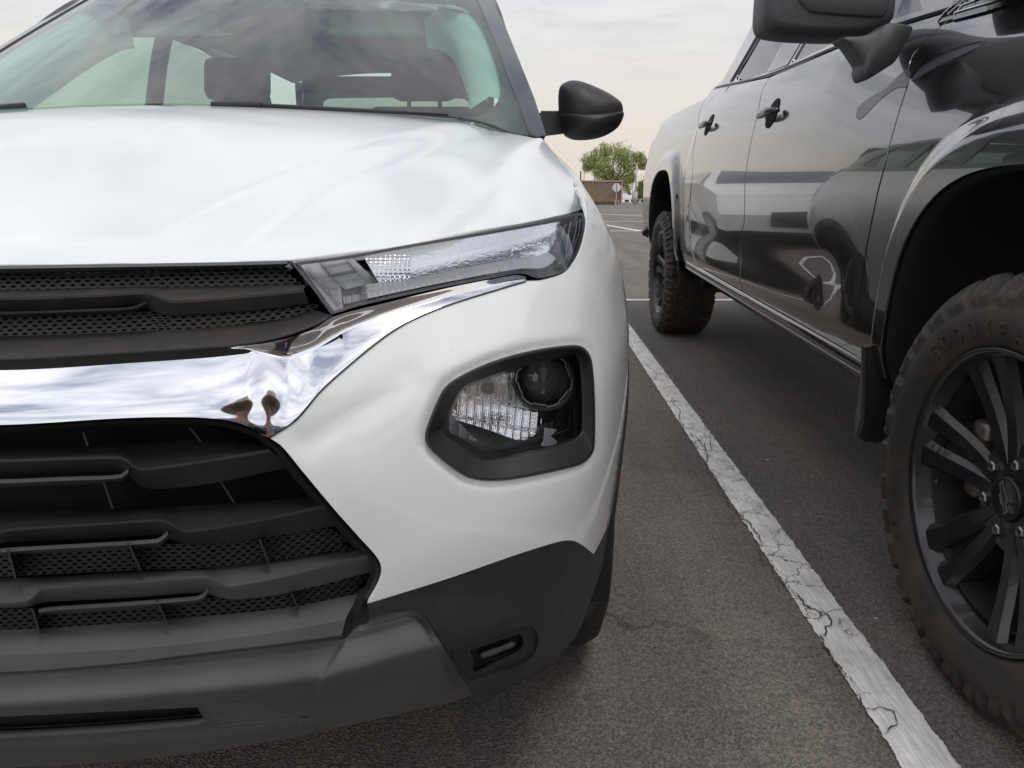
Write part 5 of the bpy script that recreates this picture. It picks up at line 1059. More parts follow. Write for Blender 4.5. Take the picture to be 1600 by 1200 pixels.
def linepaint(name='line_paint', crack=True, wear=.53):
    m = bpy.data.materials.new(name); m.use_nodes = True; t = m.node_tree; b = t.nodes['Principled BSDF']; N = t.nodes.new; L = t.links.new
    c = N('ShaderNodeTexCoord'); v = c.outputs['Object']; uv = c.outputs['UV']
    def nz(s, d=6, r=.6, vec=v):
        n = N('ShaderNodeTexNoise'); n.inputs['Scale'].default_value = s; n.inputs['Detail'].default_value = d; n.inputs['Roughness'].default_value = r; L(vec, n.inputs['Vector']); return n
    def ramp(src, a, ca, b_, cb):
        r = N('ShaderNodeValToRGB'); L(src, r.inputs[0]); r.color_ramp.elements[0].position = a; r.color_ramp.elements[1].position = b_
        r.color_ramp.elements[0].color = (*ca, 1); r.color_ramp.elements[1].color = (*cb, 1); return r.outputs[0]
    def mth(op, a, b_=None):
        n = N('ShaderNodeMath'); n.operation = op
        for i, q in enumerate((a, b_)):
            if q is None: continue
            if isinstance(q, (int, float)): n.inputs[i].default_value = q
            else: L(q, n.inputs[i])
        return n.outputs[0]
    mp = N('ShaderNodeMapping'); mp.inputs['Scale'].default_value = (18, 1.2, 1); L(v, mp.inputs['Vector'])
    col = N('ShaderNodeMixRGB'); col.blend_type = 'MULTIPLY'; col.inputs[0].default_value = 1
    L(ramp(nz(14, 8, .7).outputs['Fac'], .3, (.70, .69, .67), .62, (.92, .91, .90)), col.inputs[1]); L(ramp(nz(9, 7, .7, mp.outputs[0]).outputs['Fac'], .35, (.72, .70, .68), .6, (1.06, 1.06, 1.06)), col.inputs[2])
    L(col.outputs[0], b.inputs['Base Color']); b.inputs['Roughness'].default_value = .7
    # wear: ragged edges, small flakes missing, hairline cracks
    sx = N('ShaderNodeSeparateXYZ'); L(uv, sx.inputs[0])
    edge = mth('MINIMUM', sx.outputs[0], mth('SUBTRACT', 1.0, sx.outputs[0]))
    e2 = mth('ADD', edge, mth('MULTIPLY', mth('SUBTRACT', nz(22, 7, .72).outputs['Fac'], .5), .22))
    keep = mth('GREATER_THAN', e2, .035)
    flake = mth('LESS_THAN', nz(60, 6, .75).outputs['Fac'], wear + .14)
    k2 = mth('MULTIPLY', keep, flake)
    if crack:
        wv = N('ShaderNodeMixRGB'); wv.blend_type = 'ADD'; wv.inputs[0].default_value = .11; L(v, wv.inputs[1]); L(nz(18, 5, .7).outputs['Color'], wv.inputs[2])
        vc = N('ShaderNodeTexVoronoi'); vc.feature = 'DISTANCE_TO_EDGE'; vc.inputs['Scale'].default_value = 11; L(wv.outputs[0], vc.inputs['Vector'])
        cm = mth('LESS_THAN', vc.outputs['Distance'], mth('MULTIPLY', ramp_val(t, nz(3.1, 3).outputs['Fac']), .028)); k2 = mth('MULTIPLY', k2, mth('SUBTRACT', 1.0, cm))
    L(k2, b.inputs['Alpha'])
    bp = N('ShaderNodeBump'); bp.inputs['Strength'].default_value = .6; bp.inputs['Distance'].default_value = .003; L(nz(170, 4).outputs['Fac'], bp.inputs['Height']); L(bp.outputs[0], b.inputs['Normal'])
    M[name] = m; return m
def ramp_val(t, src):
    r = t.nodes.new('ShaderNodeMapRange'); r.inputs[1].default_value = .45; r.inputs[2].default_value = .62; r.inputs[3].default_value = 0; r.inputs[4].default_value = 1; t.links.new(src, r.inputs[0]); return r.outputs[0]
asphalt(); linepaint(); linepaint('far_paint', False, .60)
ys = np.concatenate([np.linspace(-60, 8, 10), np.linspace(9, 60, 30), np.linspace(65, 400, 40)]); xs = np.linspace(-260, 260, 41)
V = [(x, y, float(gz(x, y))) for y in ys for x in xs]; F = [(j * 41 + i, j * 41 + i + 1, (j + 1) * 41 + i + 1, (j + 1) * 41 + i) for j in range(len(ys) - 1) for i in range(40)]
tag(obj('ground', V, F, M['asphalt']), 'brown grey asphalt of the parking lot, worn and speckled', 'ground', kind='structure')
def G(px, py):
    r = rays(np.array([float(px)]), np.array([float(py)]))[0]; t = -CAM_H / r[2]; return CAMP + r * t
def stripe(name, p, q, wd, label, m='line_paint', n=1):
    p = np.array(p[:2]); q = np.array(q[:2]); d = (q - p) / np.linalg.norm(q - p); s = np.array([-d[1], d[0]]) * wd / 2; V = []; F = []; uvs = []
    for i in range(n + 1):
        c = p + (q - p) * i / n
        for sg in (1, -1): k = c + s * sg; V.append((k[0], k[1], float(gz(k[0], k[1])) + .004))
    for i in range(n): F.append((2 * i, 2 * i + 1, 2 * i + 3, 2 * i + 2))
    o = obj(name, V, F, M[m], smooth=False); uv = o.data.uv_layers.new(name='UVMap')
    for pl in o.data.polygons:
        for li in pl.loop_indices: vi = o.data.loops[li].vertex_index; uv.data[li].uv = (vi % 2, vi // 2)
    if len(o.data.polygons) and o.data.polygons[0].normal.z < 0: o.data.flip_normals()
    return tag(o, label, 'road marking', kind='structure')
a1, a2 = (G(1040, 630) + G(1076, 630)) / 2, (G(1406, 1200) + G(1500, 1195)) / 2
d_ = (a1 - a2) / np.linalg.norm(a1 - a2); SDIR = d_
stripe('parking_line', a2 - d_ * 2.2, a1 + d_ * ((6.36 - a1[1]) / d_[1]), .104, 'white stall line with cracked paint running between the white crossover and the black truck')
for k in (-2, -1, 1, 2):
    o_ = np.array([k * 2.75, 0, 0]); stripe('parking_line', a2 - d_ * 2.2 + o_, a1 + d_ * ((6.36 - a1[1]) / d_[1]) + o_, .104, 'white stall line beyond the %s' % ('black truck' if k > 0 else 'white crossover'))
stripe('parking_line', (-9, 6.46), (12, 6.40), .10, 'white cross line behind the two parked cars', 'far_paint')
for k in range(-3, 5):
    o_ = np.array([k * 2.75, 0, 0]); stripe('parking_line', a1 + d_ * ((6.52 - a1[1]) / d_[1]) + o_, a1 + d_ * ((11.6 - a1[1]) / d_[1]) + o_, .10, 'white stall line in the row behind the parked cars', 'far_paint')
for (yy, x0, x1) in [(17.6, -8, 14), (23.2, -8, 6.2), (23.4, 7.4, 18), (30.5, 1, 20), (38.5, -5, 22)]:
    stripe('parking_line', (x0, yy), (x1, yy + .05), .14, 'thin white line crossing the empty far lot', 'far_paint', 6)
for (x0, y0, x1, y1) in [(3.6, 31, 6.4, 26), (7.6, 44, 11.5, 36), (2.4, 22, 3.0, 17.7), (5.4, 22, 6.0, 17.7)]:
    stripe('parking_line', (x0, y0), (x1, y1), .14, 'thin white slanting line in the empty far lot', 'far_paint', 4)
rs_ = random.Random(4)
def crack(pts, w0, label, kx=4.0):
    """an open crack: a ragged dark sliver lying on the surface"""
    q = line(pts, 6.0); P = np.array([G(x + rs_.uniform(-kx, kx), y + rs_.uniform(-kx * .8, kx * .8))[:2] for x, y in q]); t = np.gradient(P, axis=0); t /= np.maximum(np.linalg.norm(t, axis=1, keepdims=True), 1e-6); nn = np.stack([-t[:, 1], t[:, 0]], 1); n = len(P)
    w_ = np.array([w0 * .72 * rs_.uniform(.25, 1.2) * min(1, i / 3, (n - 1 - i) / 3) for i in range(n)])[:, None] / 2; A = P + nn * w_; B = P - nn * w_
    V = [(a[0], a[1], .0075) for a in A] + [(b_[0], b_[1], .0075) for b_ in B]
    tag(obj('crack', V, [(i, i + 1, n + i + 1, n + i) for i in range(n - 1)], M['crack_dark'], smooth=False), label, 'crack', kind='structure')
mat('crack_dark', (.095, .082, .072), .95)
crack([(1052, 625), (1064, 654), (1068, 675), (1090, 690), (1104, 715), (1106, 738), (1122, 757), (1134, 780), (1150, 800), (1172, 822), (1187, 846), (1184, 862), (1208, 894), (1225, 915), (1250, 940), (1275, 958), (1295, 972), (1290, 990), (1281, 1004), (1298, 1030), (1312, 1048), (1340, 1082)], .0055, 'long crack wandering down the painted stall line')
crack([(1076, 655), (1100, 664), (1112, 690), (1106, 712)], .004, 'short side crack in the upper part of the painted line')
crack([(1085, 690), (1105, 700), (1128, 712)], .004, 'short cross crack in the painted line')
crack([(1335, 1080), (1350, 1110), (1388, 1112), (1400, 1135), (1380, 1150)], .005, 'crack near the bottom of the painted line')
crack([(1106, 738), (1124, 742), (1140, 752)], .0035, 'thin side crack in the middle of the painted line')
crack([(964, 726), (1010, 729), (1050, 737), (1075, 738), (1100, 746)], .006, 'thin crack across the asphalt from the crossover to the stall line', 1.5)
for px, py, r in [(1199, 719, .006), (1368, 967, .004)]:
    g = G(px, py); pebble = MB(); n = 8
    V = [(g[0] + r * math.cos(2 * math.pi * i / n) * rs_.uniform(.7, 1.2), g[1] + r * math.sin(2 * math.pi * i / n) * rs_.uniform(.7, 1.2), .002) for i in range(n)] + [(g[0], g[1], r * .8)]
    tag(pebble.add(V, [(i, (i + 1) % n, n) for i in range(n)]).build('pebble', M['clear_sign']), 'tiny pale %s' % ('stone on the asphalt right of the stall line' if py < 800 else 'chip between stall line and truck wheel'), 'pebble')

# ================================================================= background
def rampmat(name, c1, c2, sc, rough=.8, a=.4, b_=.6, stretch=None):
    return mat(name, c1, rough, noise=(sc, c2, 6, a, b_))
rampmat('block_wall', (.30, .225, .17), (.36, .275, .21), 3); rampmat('groove', (.10, .066, .048), (.13, .085, .06), 4)
rampmat('wall_cap', (.36, .27, .20), (.42, .32, .25), 3); mat('pole_paint', (.42, .40, .38), .6); mat('dark_pole', (.10, .09, .08), .7)
rampmat('bark', (.07, .055, .04), (.12, .09, .065), 12); mat('van_white', (.80, .80, .80), .35, coat=.5); mat('far_glass', (.03, .035, .04), .1, coat=1)
# patterned wall
YW = 58.; zb = float(gz(0, YW))
def XY(px, py, Y): r = rays(np.array([float(px)]), np.array([float(py)]))[0]; return CAMP + r * (Y / r[1])
wx1 = XY(972, 300, YW)[0]; wx0 = wx1 - 9.0; wtop = XY(960, 283.5, YW)[2]; wtopL = wtop + .0
wl = thing('block_wall', 'low brown wall with diagonal ribs and a pale coping, under the green tree', 'wall', ((wx0 + wx1) / 2, YW, zb))
MB().box(((wx0 + wx1) / 2, YW + .15, (zb + wtop) / 2 - .1), (wx1 - wx0, .28, wtop - zb + .2)).build('wall_body', M['groove'], wl)
rb = MB(); hgt = wtop - zb - .30
k = 0; x = wx0 - hgt
while x < wx1 + 0.1:
    # slanted rib clipped to the panel
    x0, x1 = x, x + hgt; z0, z1 = zb + .22, zb + .22 + hgt
    if x0 < wx0 + .02: z0 += wx0 + .02 - x0; x0 = wx0 + .02
    if x1 > wx1 - .12: z1 -= x1 - (wx1 - .12); x1 = wx1 - .12
    if z1 - z0 > .1:
        wd = .105; V = []
        for yy in (YW + .01, YW - .05):
            V += [(x0, yy, z0), (min(x0 + wd, wx1 - .12), yy, z0), (min(x1 + wd, wx1 - .12), yy, z1), (x1, yy, z1)]
        rb.add(V, [(4, 5, 6, 7), (0, 4, 7, 3), (5, 1, 2, 6), (7, 6, 2, 3), (0, 1, 5, 4)])
    x += .205
rb.build('diagonal_rib', M['block_wall'], wl); MB().box(((wx0 + wx1) / 2, YW + .12, wtop + .03), (wx1 - wx0 + .1, .44, .10)).box((wx1 - .03, YW - .01, (zb + wtop) / 2), (.12, .10, wtop - zb - .02)).build('coping', M['wall_cap'], wl)
# road sign seen from behind
sp = XY(963.5, 318, 50); zs = float(gz(0, 50)); sg = thing('road_sign', 'back of an octagonal grey sign on a thin post before the brown wall', 'sign', (sp[0], 50, zs))
c = XY(963.5, 293, 50); n = 8; rr = .285; V = [(c[0] + rr * math.cos(R(22.5 + 45 * i)), yy, c[2] + rr * math.sin(R(22.5 + 45 * i))) for yy in (50, 50.01) for i in range(8)]
MB().add(V, [tuple(range(8)), tuple(range(15, 7, -1))] + [(i, i + 8, (i + 1) % 8 + 8, (i + 1) % 8) for i in range(8)]).build('sign_plate', M['clear_sign'], sg)
MB().box((c[0], 49.98, c[2]), (.035, .02, .5)).build('bracket', M['dark_pole'], sg); MB().box((c[0], 50.03, (zs + c[2]) / 2 + .1), (.05, .04, c[2] - zs + .3)).build('post', M['pole_paint'], sg)
for px in (961.5, 966.5):
    b_ = XY(px, 315, 49); tag(MB().tube([(b_[0], 49, zs - .02), (b_[0], 49, XY(px, 312.5, 49)[2])], .055, 10).build('bollard', M['wall_cap']), 'short pale bollard at the foot of the octagonal sign, %s of two' % ('left' if px < 964 else 'right'), 'bollard', 'bollards by the sign')
# poles
def pole(name, px, pytop, Y, r, m, label, pybase=None, base=None):
    z0 = float(gz(0, Y)); p = XY(px, pytop, Y); t = thing(name, label, 'pole', (p[0], Y, z0)); MB().tube([(p[0], Y, z0), (p[0], Y, p[2])], [r, r * .8], 10).build('shaft', M[m], t, smooth=True)
    if base: MB().tube([(p[0], Y, z0), (p[0], Y, z0 + base)], r * 2.0, 14).build('footing', M['pole_paint'], t, smooth=True)
    return t, p
t, p = pole('light_pole', 913.5, 241, 75, .06, 'pole_paint', 'tall thin pale pole left of the green tree'); MB().box((p[0], 75, p[2]), (.5, .2, .08)).build('lamp_head', M['pole_paint'], t)
pole('utility_post', 907.5, 267, 80, .09, 'bark', 'short brown post left of the tall pale pole')
t, p = pole('light_pole', 995, 255, 62, .085, 'pole_paint', 'pale light pole with a thick footing right of the green tree', base=1.0); MB().box((p[0] - .2, 62, p[2]), (.8, .15, .06)).build('lamp_head', M['pole_paint'], t)
pole('light_pole', 1013.5, 268, 90, .07, 'pole_paint', 'thin pale pole beside the far rear wheel arch of the truck')
pole('utility_post', 989.5, 281, 84, .06, 'pole_paint', 'slim pale post behind the parked white van')

# trees: trunk, limbs and thousands of small leaf sprigs
def leafmat(name, c1, c2):
    m = bpy.data.materials.new(name); m.use_nodes = True; t = m.node_tree; b = t.nodes['Principled BSDF']; g = t.nodes.new('ShaderNodeNewGeometry'); r = t.nodes.new('ShaderNodeValToRGB')
    t.links.new(g.outputs['Random Per Island'], r.inputs[0]); r.color_ramp.elements[0].color = (*c1, 1); r.color_ramp.elements[1].color = (*c2, 1); t.links.new(r.outputs[0], b.inputs['Base Color'])
    b.inputs['Roughness'].default_value = .7; b.inputs['Subsurface Weight'].default_value = 0; tl = t.nodes.new('ShaderNodeBsdfTranslucent'); t.links.new(r.outputs[0], tl.inputs[0]); mx = t.nodes.new('ShaderNodeMixShader'); mx.inputs[0].default_value = .35
    o = t.nodes['Material Output']; t.links.new(b.outputs[0], mx.inputs[1]); t.links.new(tl.outputs[0], mx.inputs[2]); t.links.new(mx.outputs[0], o.inputs[0]); M[name] = m
leafmat('leaf_yellow', (.22, .28, .08), (.50, .54, .22)); leafmat('leaf_olive', (.12, .16, .06), (.26, .30, .12))
leafmat('leaf_pale', (.40, .52, .22), (.62, .70, .38))
def tree(name, label, x, y, hgt, clumps, m, trunk=.18, leaves=5000, sprig=.11, seed=1, group=None):
    rd = random.Random(seed); z0 = float(gz(x, y)); t = thing(name, label, 'tree', (x, y, z0), group=group); tb = MB(); base = Vector((x, y, z0)); fork = base + Vector((0, 0, hgt * .22))
    tb.tube([base, fork], [trunk, trunk * .8], 10); V = []; F = []; tips = []
    for (cx_, cz, r) in clumps:
        c = base + Vector((cx_, rd.uniform(-.6, .6) * r, cz)); mid = fork.lerp(c, .5) + Vector((rd.uniform(-.2, .2), 0, .15)); tb.tube([fork, mid, c], [trunk * .5, trunk * .3, trunk * .08], 6)
        for _ in range(7):
            d = Vector((rd.gauss(0, 1), rd.gauss(0, 1), rd.gauss(.5, .8))).normalized(); q = c + d * r * rd.uniform(.7, 1.18); tb.tube([mid.lerp(c, .7), q], [trunk * .09, .01], 4); tips.append((c, q, r))
    tb.build('trunk', M['bark'], t, smooth=True)
    for _ in range(leaves):
        c, q, r = rd.choice(tips)
        if rd.random() < .6: p = (c + (q - c) * rd.random()) + Vector((rd.gauss(0, 1), rd.gauss(0, 1), rd.gauss(0, 1))) * r * .17
        else: d = Vector((rd.gauss(0, 1), rd.gauss(0, 1), rd.gauss(0, 1))).normalized(); p = c + d * r * rd.uniform(.3, 1.0) ** .6
        up = Vector((rd.gauss(0, .5), rd.gauss(0, .5), 1)).normalized(); sd_ = up.orthogonal().normalized(); sd_.rotate(Matrix.Rotation(rd.uniform(0, 6.28), 3, up)); L_ = sprig * rd.uniform(.7, 1.9); w_ = sprig * rd.uniform(.18, .34)
        k = len(V); V += [p - sd_ * w_, p + up * L_ * .5 - sd_ * w_ * .6, p + up * L_, p + up * L_ * .5 + sd_ * w_, p + sd_ * w_ * .5]; F.append((k, k + 1, k + 2, k + 3, k + 4))
    obj('crown', [tuple(v) for v in V], F, m, t, smooth=False); return t
xt = XY(958, 300, 64)[0]; k_ = 64 / 1155.
def cl(px, py, r, y=64., x=None): p = XY(px, py, y); z0 = float(gz(0, y)); return (p[0] - (x if x is not None else xt), p[2] - z0, r * y / 1155.)
tree('desert_tree', 'broad yellow green desert tree behind the brown wall', xt, 64, 6., [cl(*q) for q in [(935, 262, 17), (925, 250, 14), (945, 242, 17), (962, 240, 17), (978, 248, 17), (995, 252, 13), (1004, 258, 9), (955, 262, 22), (978, 266, 17), (960, 280, 16), (975, 290, 13), (985, 280, 9), (940, 277, 14), (918, 262, 9)]], M['leaf_yellow'], leaves=12000, sprig=.13, seed=3)
x2 = XY(1006, 300, 100)[0]
tree('shrub_tree', 'smaller olive tree beyond the white van, beside the rear of the truck', x2, 100, 4., [cl(*q, y=100., x=x2) for q in [(1006, 292, 10), (1002, 300, 10), (1012, 296, 8), (1010, 304, 9), (999, 306, 8)]], M['leaf_olive'], leaves=3500, sprig=.2, seed=5)
x3 = XY(1045, 300, 120)[0]
tree('shrub_tree', 'wide olive tree line partly hidden behind the bed of the truck', x3, 120, 5., [(dx, 2.2 + (dx % 3) * .4, 1.9) for dx in range(-3, 30, 3)], M['leaf_olive'], leaves=6000, sprig=.26, seed=6)
tree('desert_tree', 'green tree behind the photographer, mirrored in the chrome bar', 9.5, -17, 5, [(dx, 2.6 + dz, 1.3) for dx, dz in [(-2, 0), (-1, .8), (0, 1.2), (1, .9), (2, .1), (0, 0)]], M['leaf_yellow'], leaves=5000, sprig=.15, seed=9)

# far parked cars
def far_car(name, label, x, y, L_, H_, heading, van=False):
    z0 = float(gz(0, y)); t = thing(name, label, 'van' if van else 'car', (x, y, z0), group='white cars parked beyond the wall'); W = 1.8
    c, s = math.cos(heading), math.sin(heading)
    def P(u, v, z): return (x + u * c - v * s, y + u * s + v * c, z0 + z)
    if van: prof = [(-L_ / 2, .35), (L_ / 2, .35), (L_ / 2, .95), (L_ * .40, 1.10), (L_ * .20, H_ * .95), (L_ * .12, H_), (-L_ * .46, H_), (-L_ / 2, .9)]
    else: prof = [(-L_ / 2, .35), (L_ / 2, .35), (L_ / 2, .85), (L_ * .30, 1.0), (L_ * .14, H_), (-L_ * .30, H_), (-L_ * .40, 1.0), (-L_ / 2, .95)]
    n = len(prof); V = [P(u, v * (1 if z < 1.05 else .86), z) for v in (-W / 2, W / 2) for u, z in prof]
    MB().add(V, [tuple(range(n)), tuple(range(2 * n - 1, n - 1, -1))] + [(i, i + n, (i + 1) % n + n, (i + 1) % n) for i in range(n)]).build('body', M['van_white'], t)
    for v in (-1, 1):
        for u0, u1 in ((-.34, -.05), (-.03, .24)):
            u0 *= L_; u1 *= L_; k1 = min(u1, L_ * .17); q = [P(u0, v * W * .452, 1.05), P(u1, v * W * .452, 1.05), P(k1, v * W * .436, H_ - .14), P(u0, v * W * .436, H_ - .14)]
            MB().add(q, [(0, 1, 2, 3)]).build('window', M['far_glass'], t)
    ws = prof[3:5] if not van else prof[3:5]; f0, f1 = ws
    MB().add([P(f0[0] + .01, v * W * .40, f0[1] + .06) for v in (-1, 1)] + [P(f1[0] + .012, v * W * .38, f1[1] - .04) for v in (1, -1)], [(0, 1, 2, 3)]).build('windshield', M['far_glass'], t)
    for u in (-.3, .3):
        for v in (-1, 1): MB().tube([P(u * L_, v * W * .5, .32), P(u * L_, v * W * .40, .32)], .32, 18).build('wheel', M['rubber'], t, smooth=False)
    for v in (-1, 1): MB().box(P(L_ * .497, v * .6, .72), (.06, .30, .14), rz=heading).build('headlight', M['lamp_grey'], t)
far_car('parked_van', 'white van half hidden by the end of the brown wall', XY(978, 310, 112)[0], 112, 4.6, 1.75, R(-25), True)
far_car('parked_car', 'white pickup sized car between the light pole and the truck', XY(1004, 310, 122)[0], 122, 4.4, 1.6, R(200))
far_car('parked_car', 'white car far away behind the white van, near the pole footing', XY(992, 312, 128)[0], 128, 4.4, 1.5, R(-15))

# white hatchback in the stall behind the white crossover, and a long low building, both mirrored in the truck's doors
def near_car():
    x0, y0, yaw = -.72, 9.2, R(1.2); t = thing('white_hatchback', 'white hatchback parked in the next row, right behind the white crossover', 'car', (x0, y0, float(gz(x0, y0))), yaw); wp_ = M['van_white']
    def P(u, v, z): return (x0 + u * math.cos(yaw) - v * math.sin(yaw), y0 + u * math.sin(yaw) + v * math.cos(yaw), z)
    pr = [(-2.15, .32), (-2.2, .62), (-2.1, .86), (-1.2, 1.0), (-.35, 1.44), (.9, 1.48), (1.7, 1.28), (2.15, .98), (2.2, .45), (2.1, .30)]
    wd = lambda z: .89 - .42 * max(0, z - .95)
    us = (-1, -.93, -.6, 0, .6, .93, 1); V = []; n = len(pr)
    for k, a in enumerate(us):
        for v, z in pr: V.append(P(a * wd(z), v * (1 if abs(a) < .9 else .985), z - (.03 if abs(a) == 1 and z > .9 else 0)))
    F = [(k * n + i, k * n + i + 1, (k + 1) * n + i + 1, (k + 1) * n + i) for k in range(6) for i in range(n - 1)] + [tuple(range(n)), tuple(6 * n + i for i in range(n - 1, -1, -1))]
    MB().add(V, F).build('body', wp_, t)
    for sg in (-1, 1):
        for q in ([(-.95, 1.02), (.02, 1.04), (.02, 1.38), (-.33, 1.36)], [(.08, 1.04), (.95, 1.08), (1.25, 1.16), (.85, 1.38), (.08, 1.39)]):
            MB().add([P(sg * (wd(z) + .008), v, z) for v, z in q], [tuple(range(len(q)))]).build('side_window', M['far_glass'], t)
        m_ = MB(); m_.box(P(sg * .98, -.80, 1.05), (.20, .12, .13), bev=.04); m_.box(P(sg * .90, -.80, 1.0), (.16, .05, .05)); m_.build('door_mirror', wp_, t, smooth=True)
        MB().add([P(sg * .60, -2.12, .70), P(sg * .86, -1.98, .74), P(sg * .84, -1.85, .84), P(sg * .58, -2.05, .80)], [(0, 1, 2, 3)]).build('headlight', M['lamp_grey'], t)
        MB().box(P(sg * .885, .06, .88), (.02, .16, .03), rz=yaw).build('door_handle', wp_, t); MB().box(P(sg * .888, -.93 + .5, .62), (.006, .008, .75), rz=yaw).box(P(sg * .888, .05, .62), (.006, .008, .75), rz=yaw).build('door_seam', M['dark_void'], t)
        for vy in (-1.35, 1.35):
            MB().tube([P(sg * .90, vy, .31), P(sg * .70, vy, .31)], .31, 26).build('wheel', M['rubber'], t)
            MB().tube([P(sg * .905, vy, .31), P(sg * .89, vy, .31)], .20, 26).build('hub_cap', M['lamp_grey'], t)
    MB().add([P(a * .74, -1.16, 1.03) for a in (-1, 1)] + [P(a * .62, -.42, 1.42) for a in (1, -1)], [(0, 1, 2, 3)]).build('windshield', M['far_glass'], t)
    MB().add([P(-.45, -2.21, .42), P(.45, -2.21, .42), P(.42, -2.2, .66), P(-.42, -2.2, .66)], [(0, 1, 2, 3)]).build('grille', M['dark_void'], t)
near_car()
bl = thing('low_building', 'long low dark brown building far off to the left, seen through the crossover cabin', 'building', (-34, 66, float(gz(-34, 66))))
MB().box((-34, 72, .9), (44, 12, 4.2)).build('wall', M['block_wall'], bl); MB().box((-34, 71.8, 3.2), (46, 13.4, .7)).build('fascia', M['wall_cap'], bl)
for k in range(7): MB().box((-52 + k * 6, 65.97, .5), (2.6, .08, 1.5)).build('window', M['far_glass'], bl)

# ================================================================= the photographer, mirrored in the chrome bar
def skinned(name, pts, edges, rad, m, parent, sub=2, root=0):
    me = bpy.data.meshes.new(name); me.from_pydata([tuple(p) for p in pts], edges, []); o = link(bpy.data.objects.new(name, me)); md = o.modifiers.new('skin', 'SKIN')
    if not me.skin_vertices: pass
    for i, r in enumerate(rad):
        sv = me.skin_vertices[0].data[i]; sv.radius = (r, r) if not isinstance(r, tuple) else r; sv.use_root = i == root
    s2 = o.modifiers.new('sub', 'SUBSURF'); s2.levels = sub; s2.render_levels = sub
    dg = bpy.context.evaluated_depsgraph_get(); ev = o.evaluated_get(dg); mm = ev.to_mesh(); V = [tuple(v.co) for v in mm.vertices]; F = [tuple(p.vertices) for p in mm.polygons]; ev.to_mesh_clear(); bpy.data.objects.remove(o)
    return obj(name, V, F, m, parent) if len(F) else None
mat('skin', (.42, .24, .17), .55); mat('shirt', (.16, .16, .18), .9, noise=(90, (.34, .33, .36), 3, .46, .54)); mat('trousers', (.05, .055, .07), .9); mat('straw_hat', (.42, .36, .27), .8, bump=(300, .4, .002)); mat('hair', (.06, .045, .03), .8)
PX, PY = .03, -.46
per = thing('person', 'person kneeling with a camera, in a patterned grey shirt and brimmed hat', 'person', (PX, PY, 0))
o3 = lambda x, y, z: (PX + x, PY + y, z)
skinned('body', [o3(0, 0, .50), o3(0, .02, .72), o3(0, .05, .95), o3(0, .05, 1.08), o3(0, .09, 1.17), o3(0, .115, 1.235), o3(0, .125, 1.30), o3(-.17, .06, 1.06), o3(.17, .06, 1.06), o3(-.26, .10, .86), o3(.26, .10, .86), o3(-.15, .30, .90), o3(.15, .30, .90), o3(-.11, .345, .905), o3(.11, .345, .905), o3(-.10, .02, .48), o3(.10, .02, .48), o3(-.13, .30, .46), o3(.14, .26, .10), o3(-.12, .30, .10), o3(.15, -.14, .07), o3(-.12, .40, .04), o3(.15, -.22, .05)],
    [(0, 1), (1, 2), (2, 3), (3, 4), (4, 5), (5, 6), (3, 7), (3, 8), (7, 9), (8, 10), (9, 11), (10, 12), (11, 13), (12, 14), (0, 15), (0, 16), (15, 17), (16, 18), (17, 19), (18, 20), (19, 21), (20, 22)],
    [.14, .14, .15, .12, .055, .075, .085, .06, .06, .042, .042, .03, .03, .026, .026, .09, .09, .062, .062, .045, .045, .04, .04], M['skin'], per)
skinned('shirt', [o3(0, .0, .56), o3(0, .02, .72), o3(0, .05, .95), o3(0, .05, 1.085), o3(-.17, .06, 1.07), o3(.17, .06, 1.07), o3(-.265, .10, .86), o3(.265, .10, .86), o3(-.19, .24, .89), o3(.19, .24, .89)], [(0, 1), (1, 2), (2, 3), (3, 4), (3, 5), (4, 6), (5, 7), (6, 8), (7, 9)], [.155, .155, .168, .128, .078, .078, .058, .058, .046, .046], M['shirt'], per)
skinned('trousers', [o3(0, 0, .54), o3(-.10, .02, .48), o3(.10, .02, .48), o3(-.13, .31, .47), o3(.14, .27, .10), o3(-.12, .30, .13), o3(.15, -.12, .085)], [(0, 1), (0, 2), (1, 3), (2, 4), (3, 5), (4, 6)], [.15, .11, .11, .078, .078, .062, .06], M['trousers'], per)
hatm = MB(); V = []; c_ = o3(0, .105, 1.335)
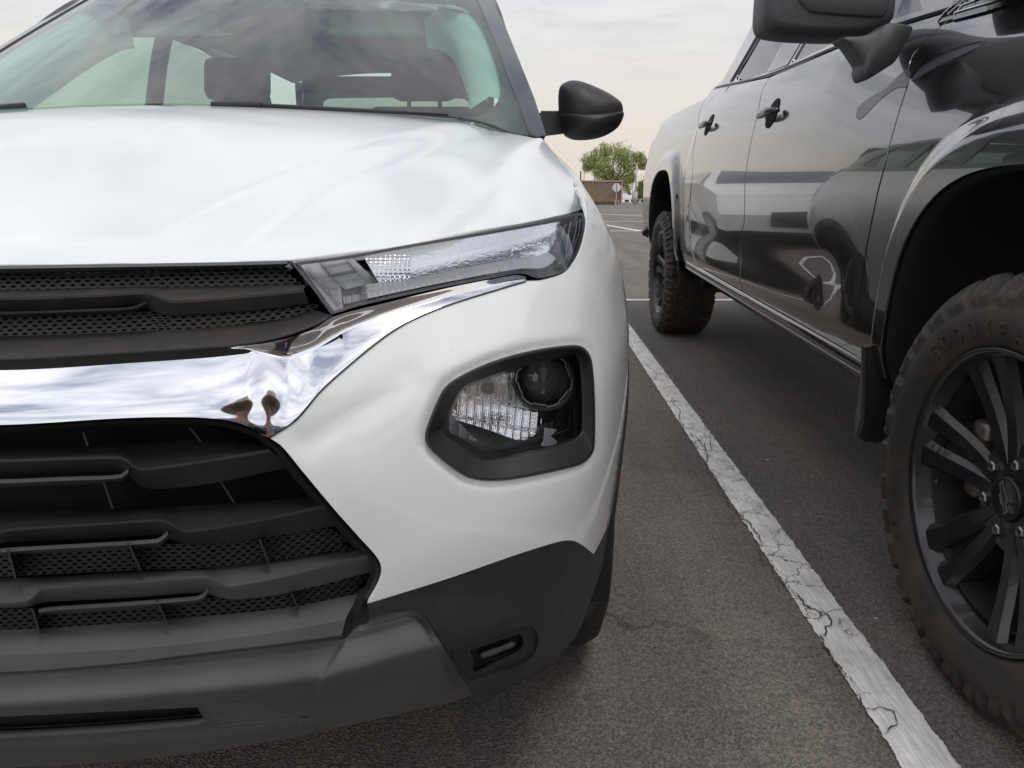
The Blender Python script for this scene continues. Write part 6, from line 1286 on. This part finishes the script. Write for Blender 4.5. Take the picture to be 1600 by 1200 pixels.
for i, (r, z) in enumerate([(.175, -.005), (.17, .004), (.105, .012), (.098, .05), (.085, .095), (.03, .105), (.001, .106)]):
    for k in range(28): a = 2 * math.pi * k / 28; V.append((c_[0] + r * math.cos(a), c_[1] + r * 1.12 * math.sin(a), c_[2] + z + (.012 * math.cos(2 * a) if i < 2 else 0)))
hatm.add(V, [(i * 28 + k, i * 28 + (k + 1) % 28, (i + 1) * 28 + (k + 1) % 28, (i + 1) * 28 + k) for i in range(6) for k in range(28)]).build('hat', M['straw_hat'], per, smooth=True)
fc = MB(); fc.tube([o3(0, .195, 1.29), o3(0, .215, 1.262), o3(0, .200, 1.255)], [.008, .014, .010], 8); fc.tube([o3(-.026, .188, 1.228), o3(.026, .188, 1.228)], .006, 6); fc.build('nose', M['skin'], per, smooth=True)
for sx in (-1, 1):
    MB().tube([o3(sx * .032, .192, 1.293), o3(sx * .032, .200, 1.293)], [.010, .006], 8).build('eye', M['hair'], per); MB().tube([o3(sx * .083, .118, 1.30), o3(sx * .092, .105, 1.275), o3(sx * .082, .118, 1.25)], .011, 6).build('ear', M['skin'], per, smooth=True)
for sx in (-1, 1):
    for q in range(4):
        z = .945 - q * .019; skinned('finger', [o3(sx * .105, .345, z * .35 + .595), o3(sx * .088, .372, z), o3(sx * .066, .392, z - .002), o3(sx * .052, .388, z - .004)], [(0, 1), (1, 2), (2, 3)], [.011, .0095, .009, .008], M['skin'], per, 1)
    skinned('thumb', [o3(sx * .10, .340, .90), o3(sx * .082, .342, .925), o3(sx * .060, .345, .945)], [(0, 1), (1, 2)], [.013, .011, .009], M['skin'], per, 1)
cb_ = thing('camera', 'small black camera held in both hands of the kneeling person', 'camera', (PX, PY + .37, .93)); MB().box((PX, PY + .365, .935), (.125, .035, .075), bev=.008).box((PX, PY + .365, .978), (.05, .03, .02), bev=.006).build('camera_body', M['liner'], cb_, smooth=True); MB().tube([(PX - .03 + .0, PY + .38, .932), (PX - .03, PY + .425, .932)], .028, 20).build('camera_lens', M['gloss_black'], cb_, smooth=True)
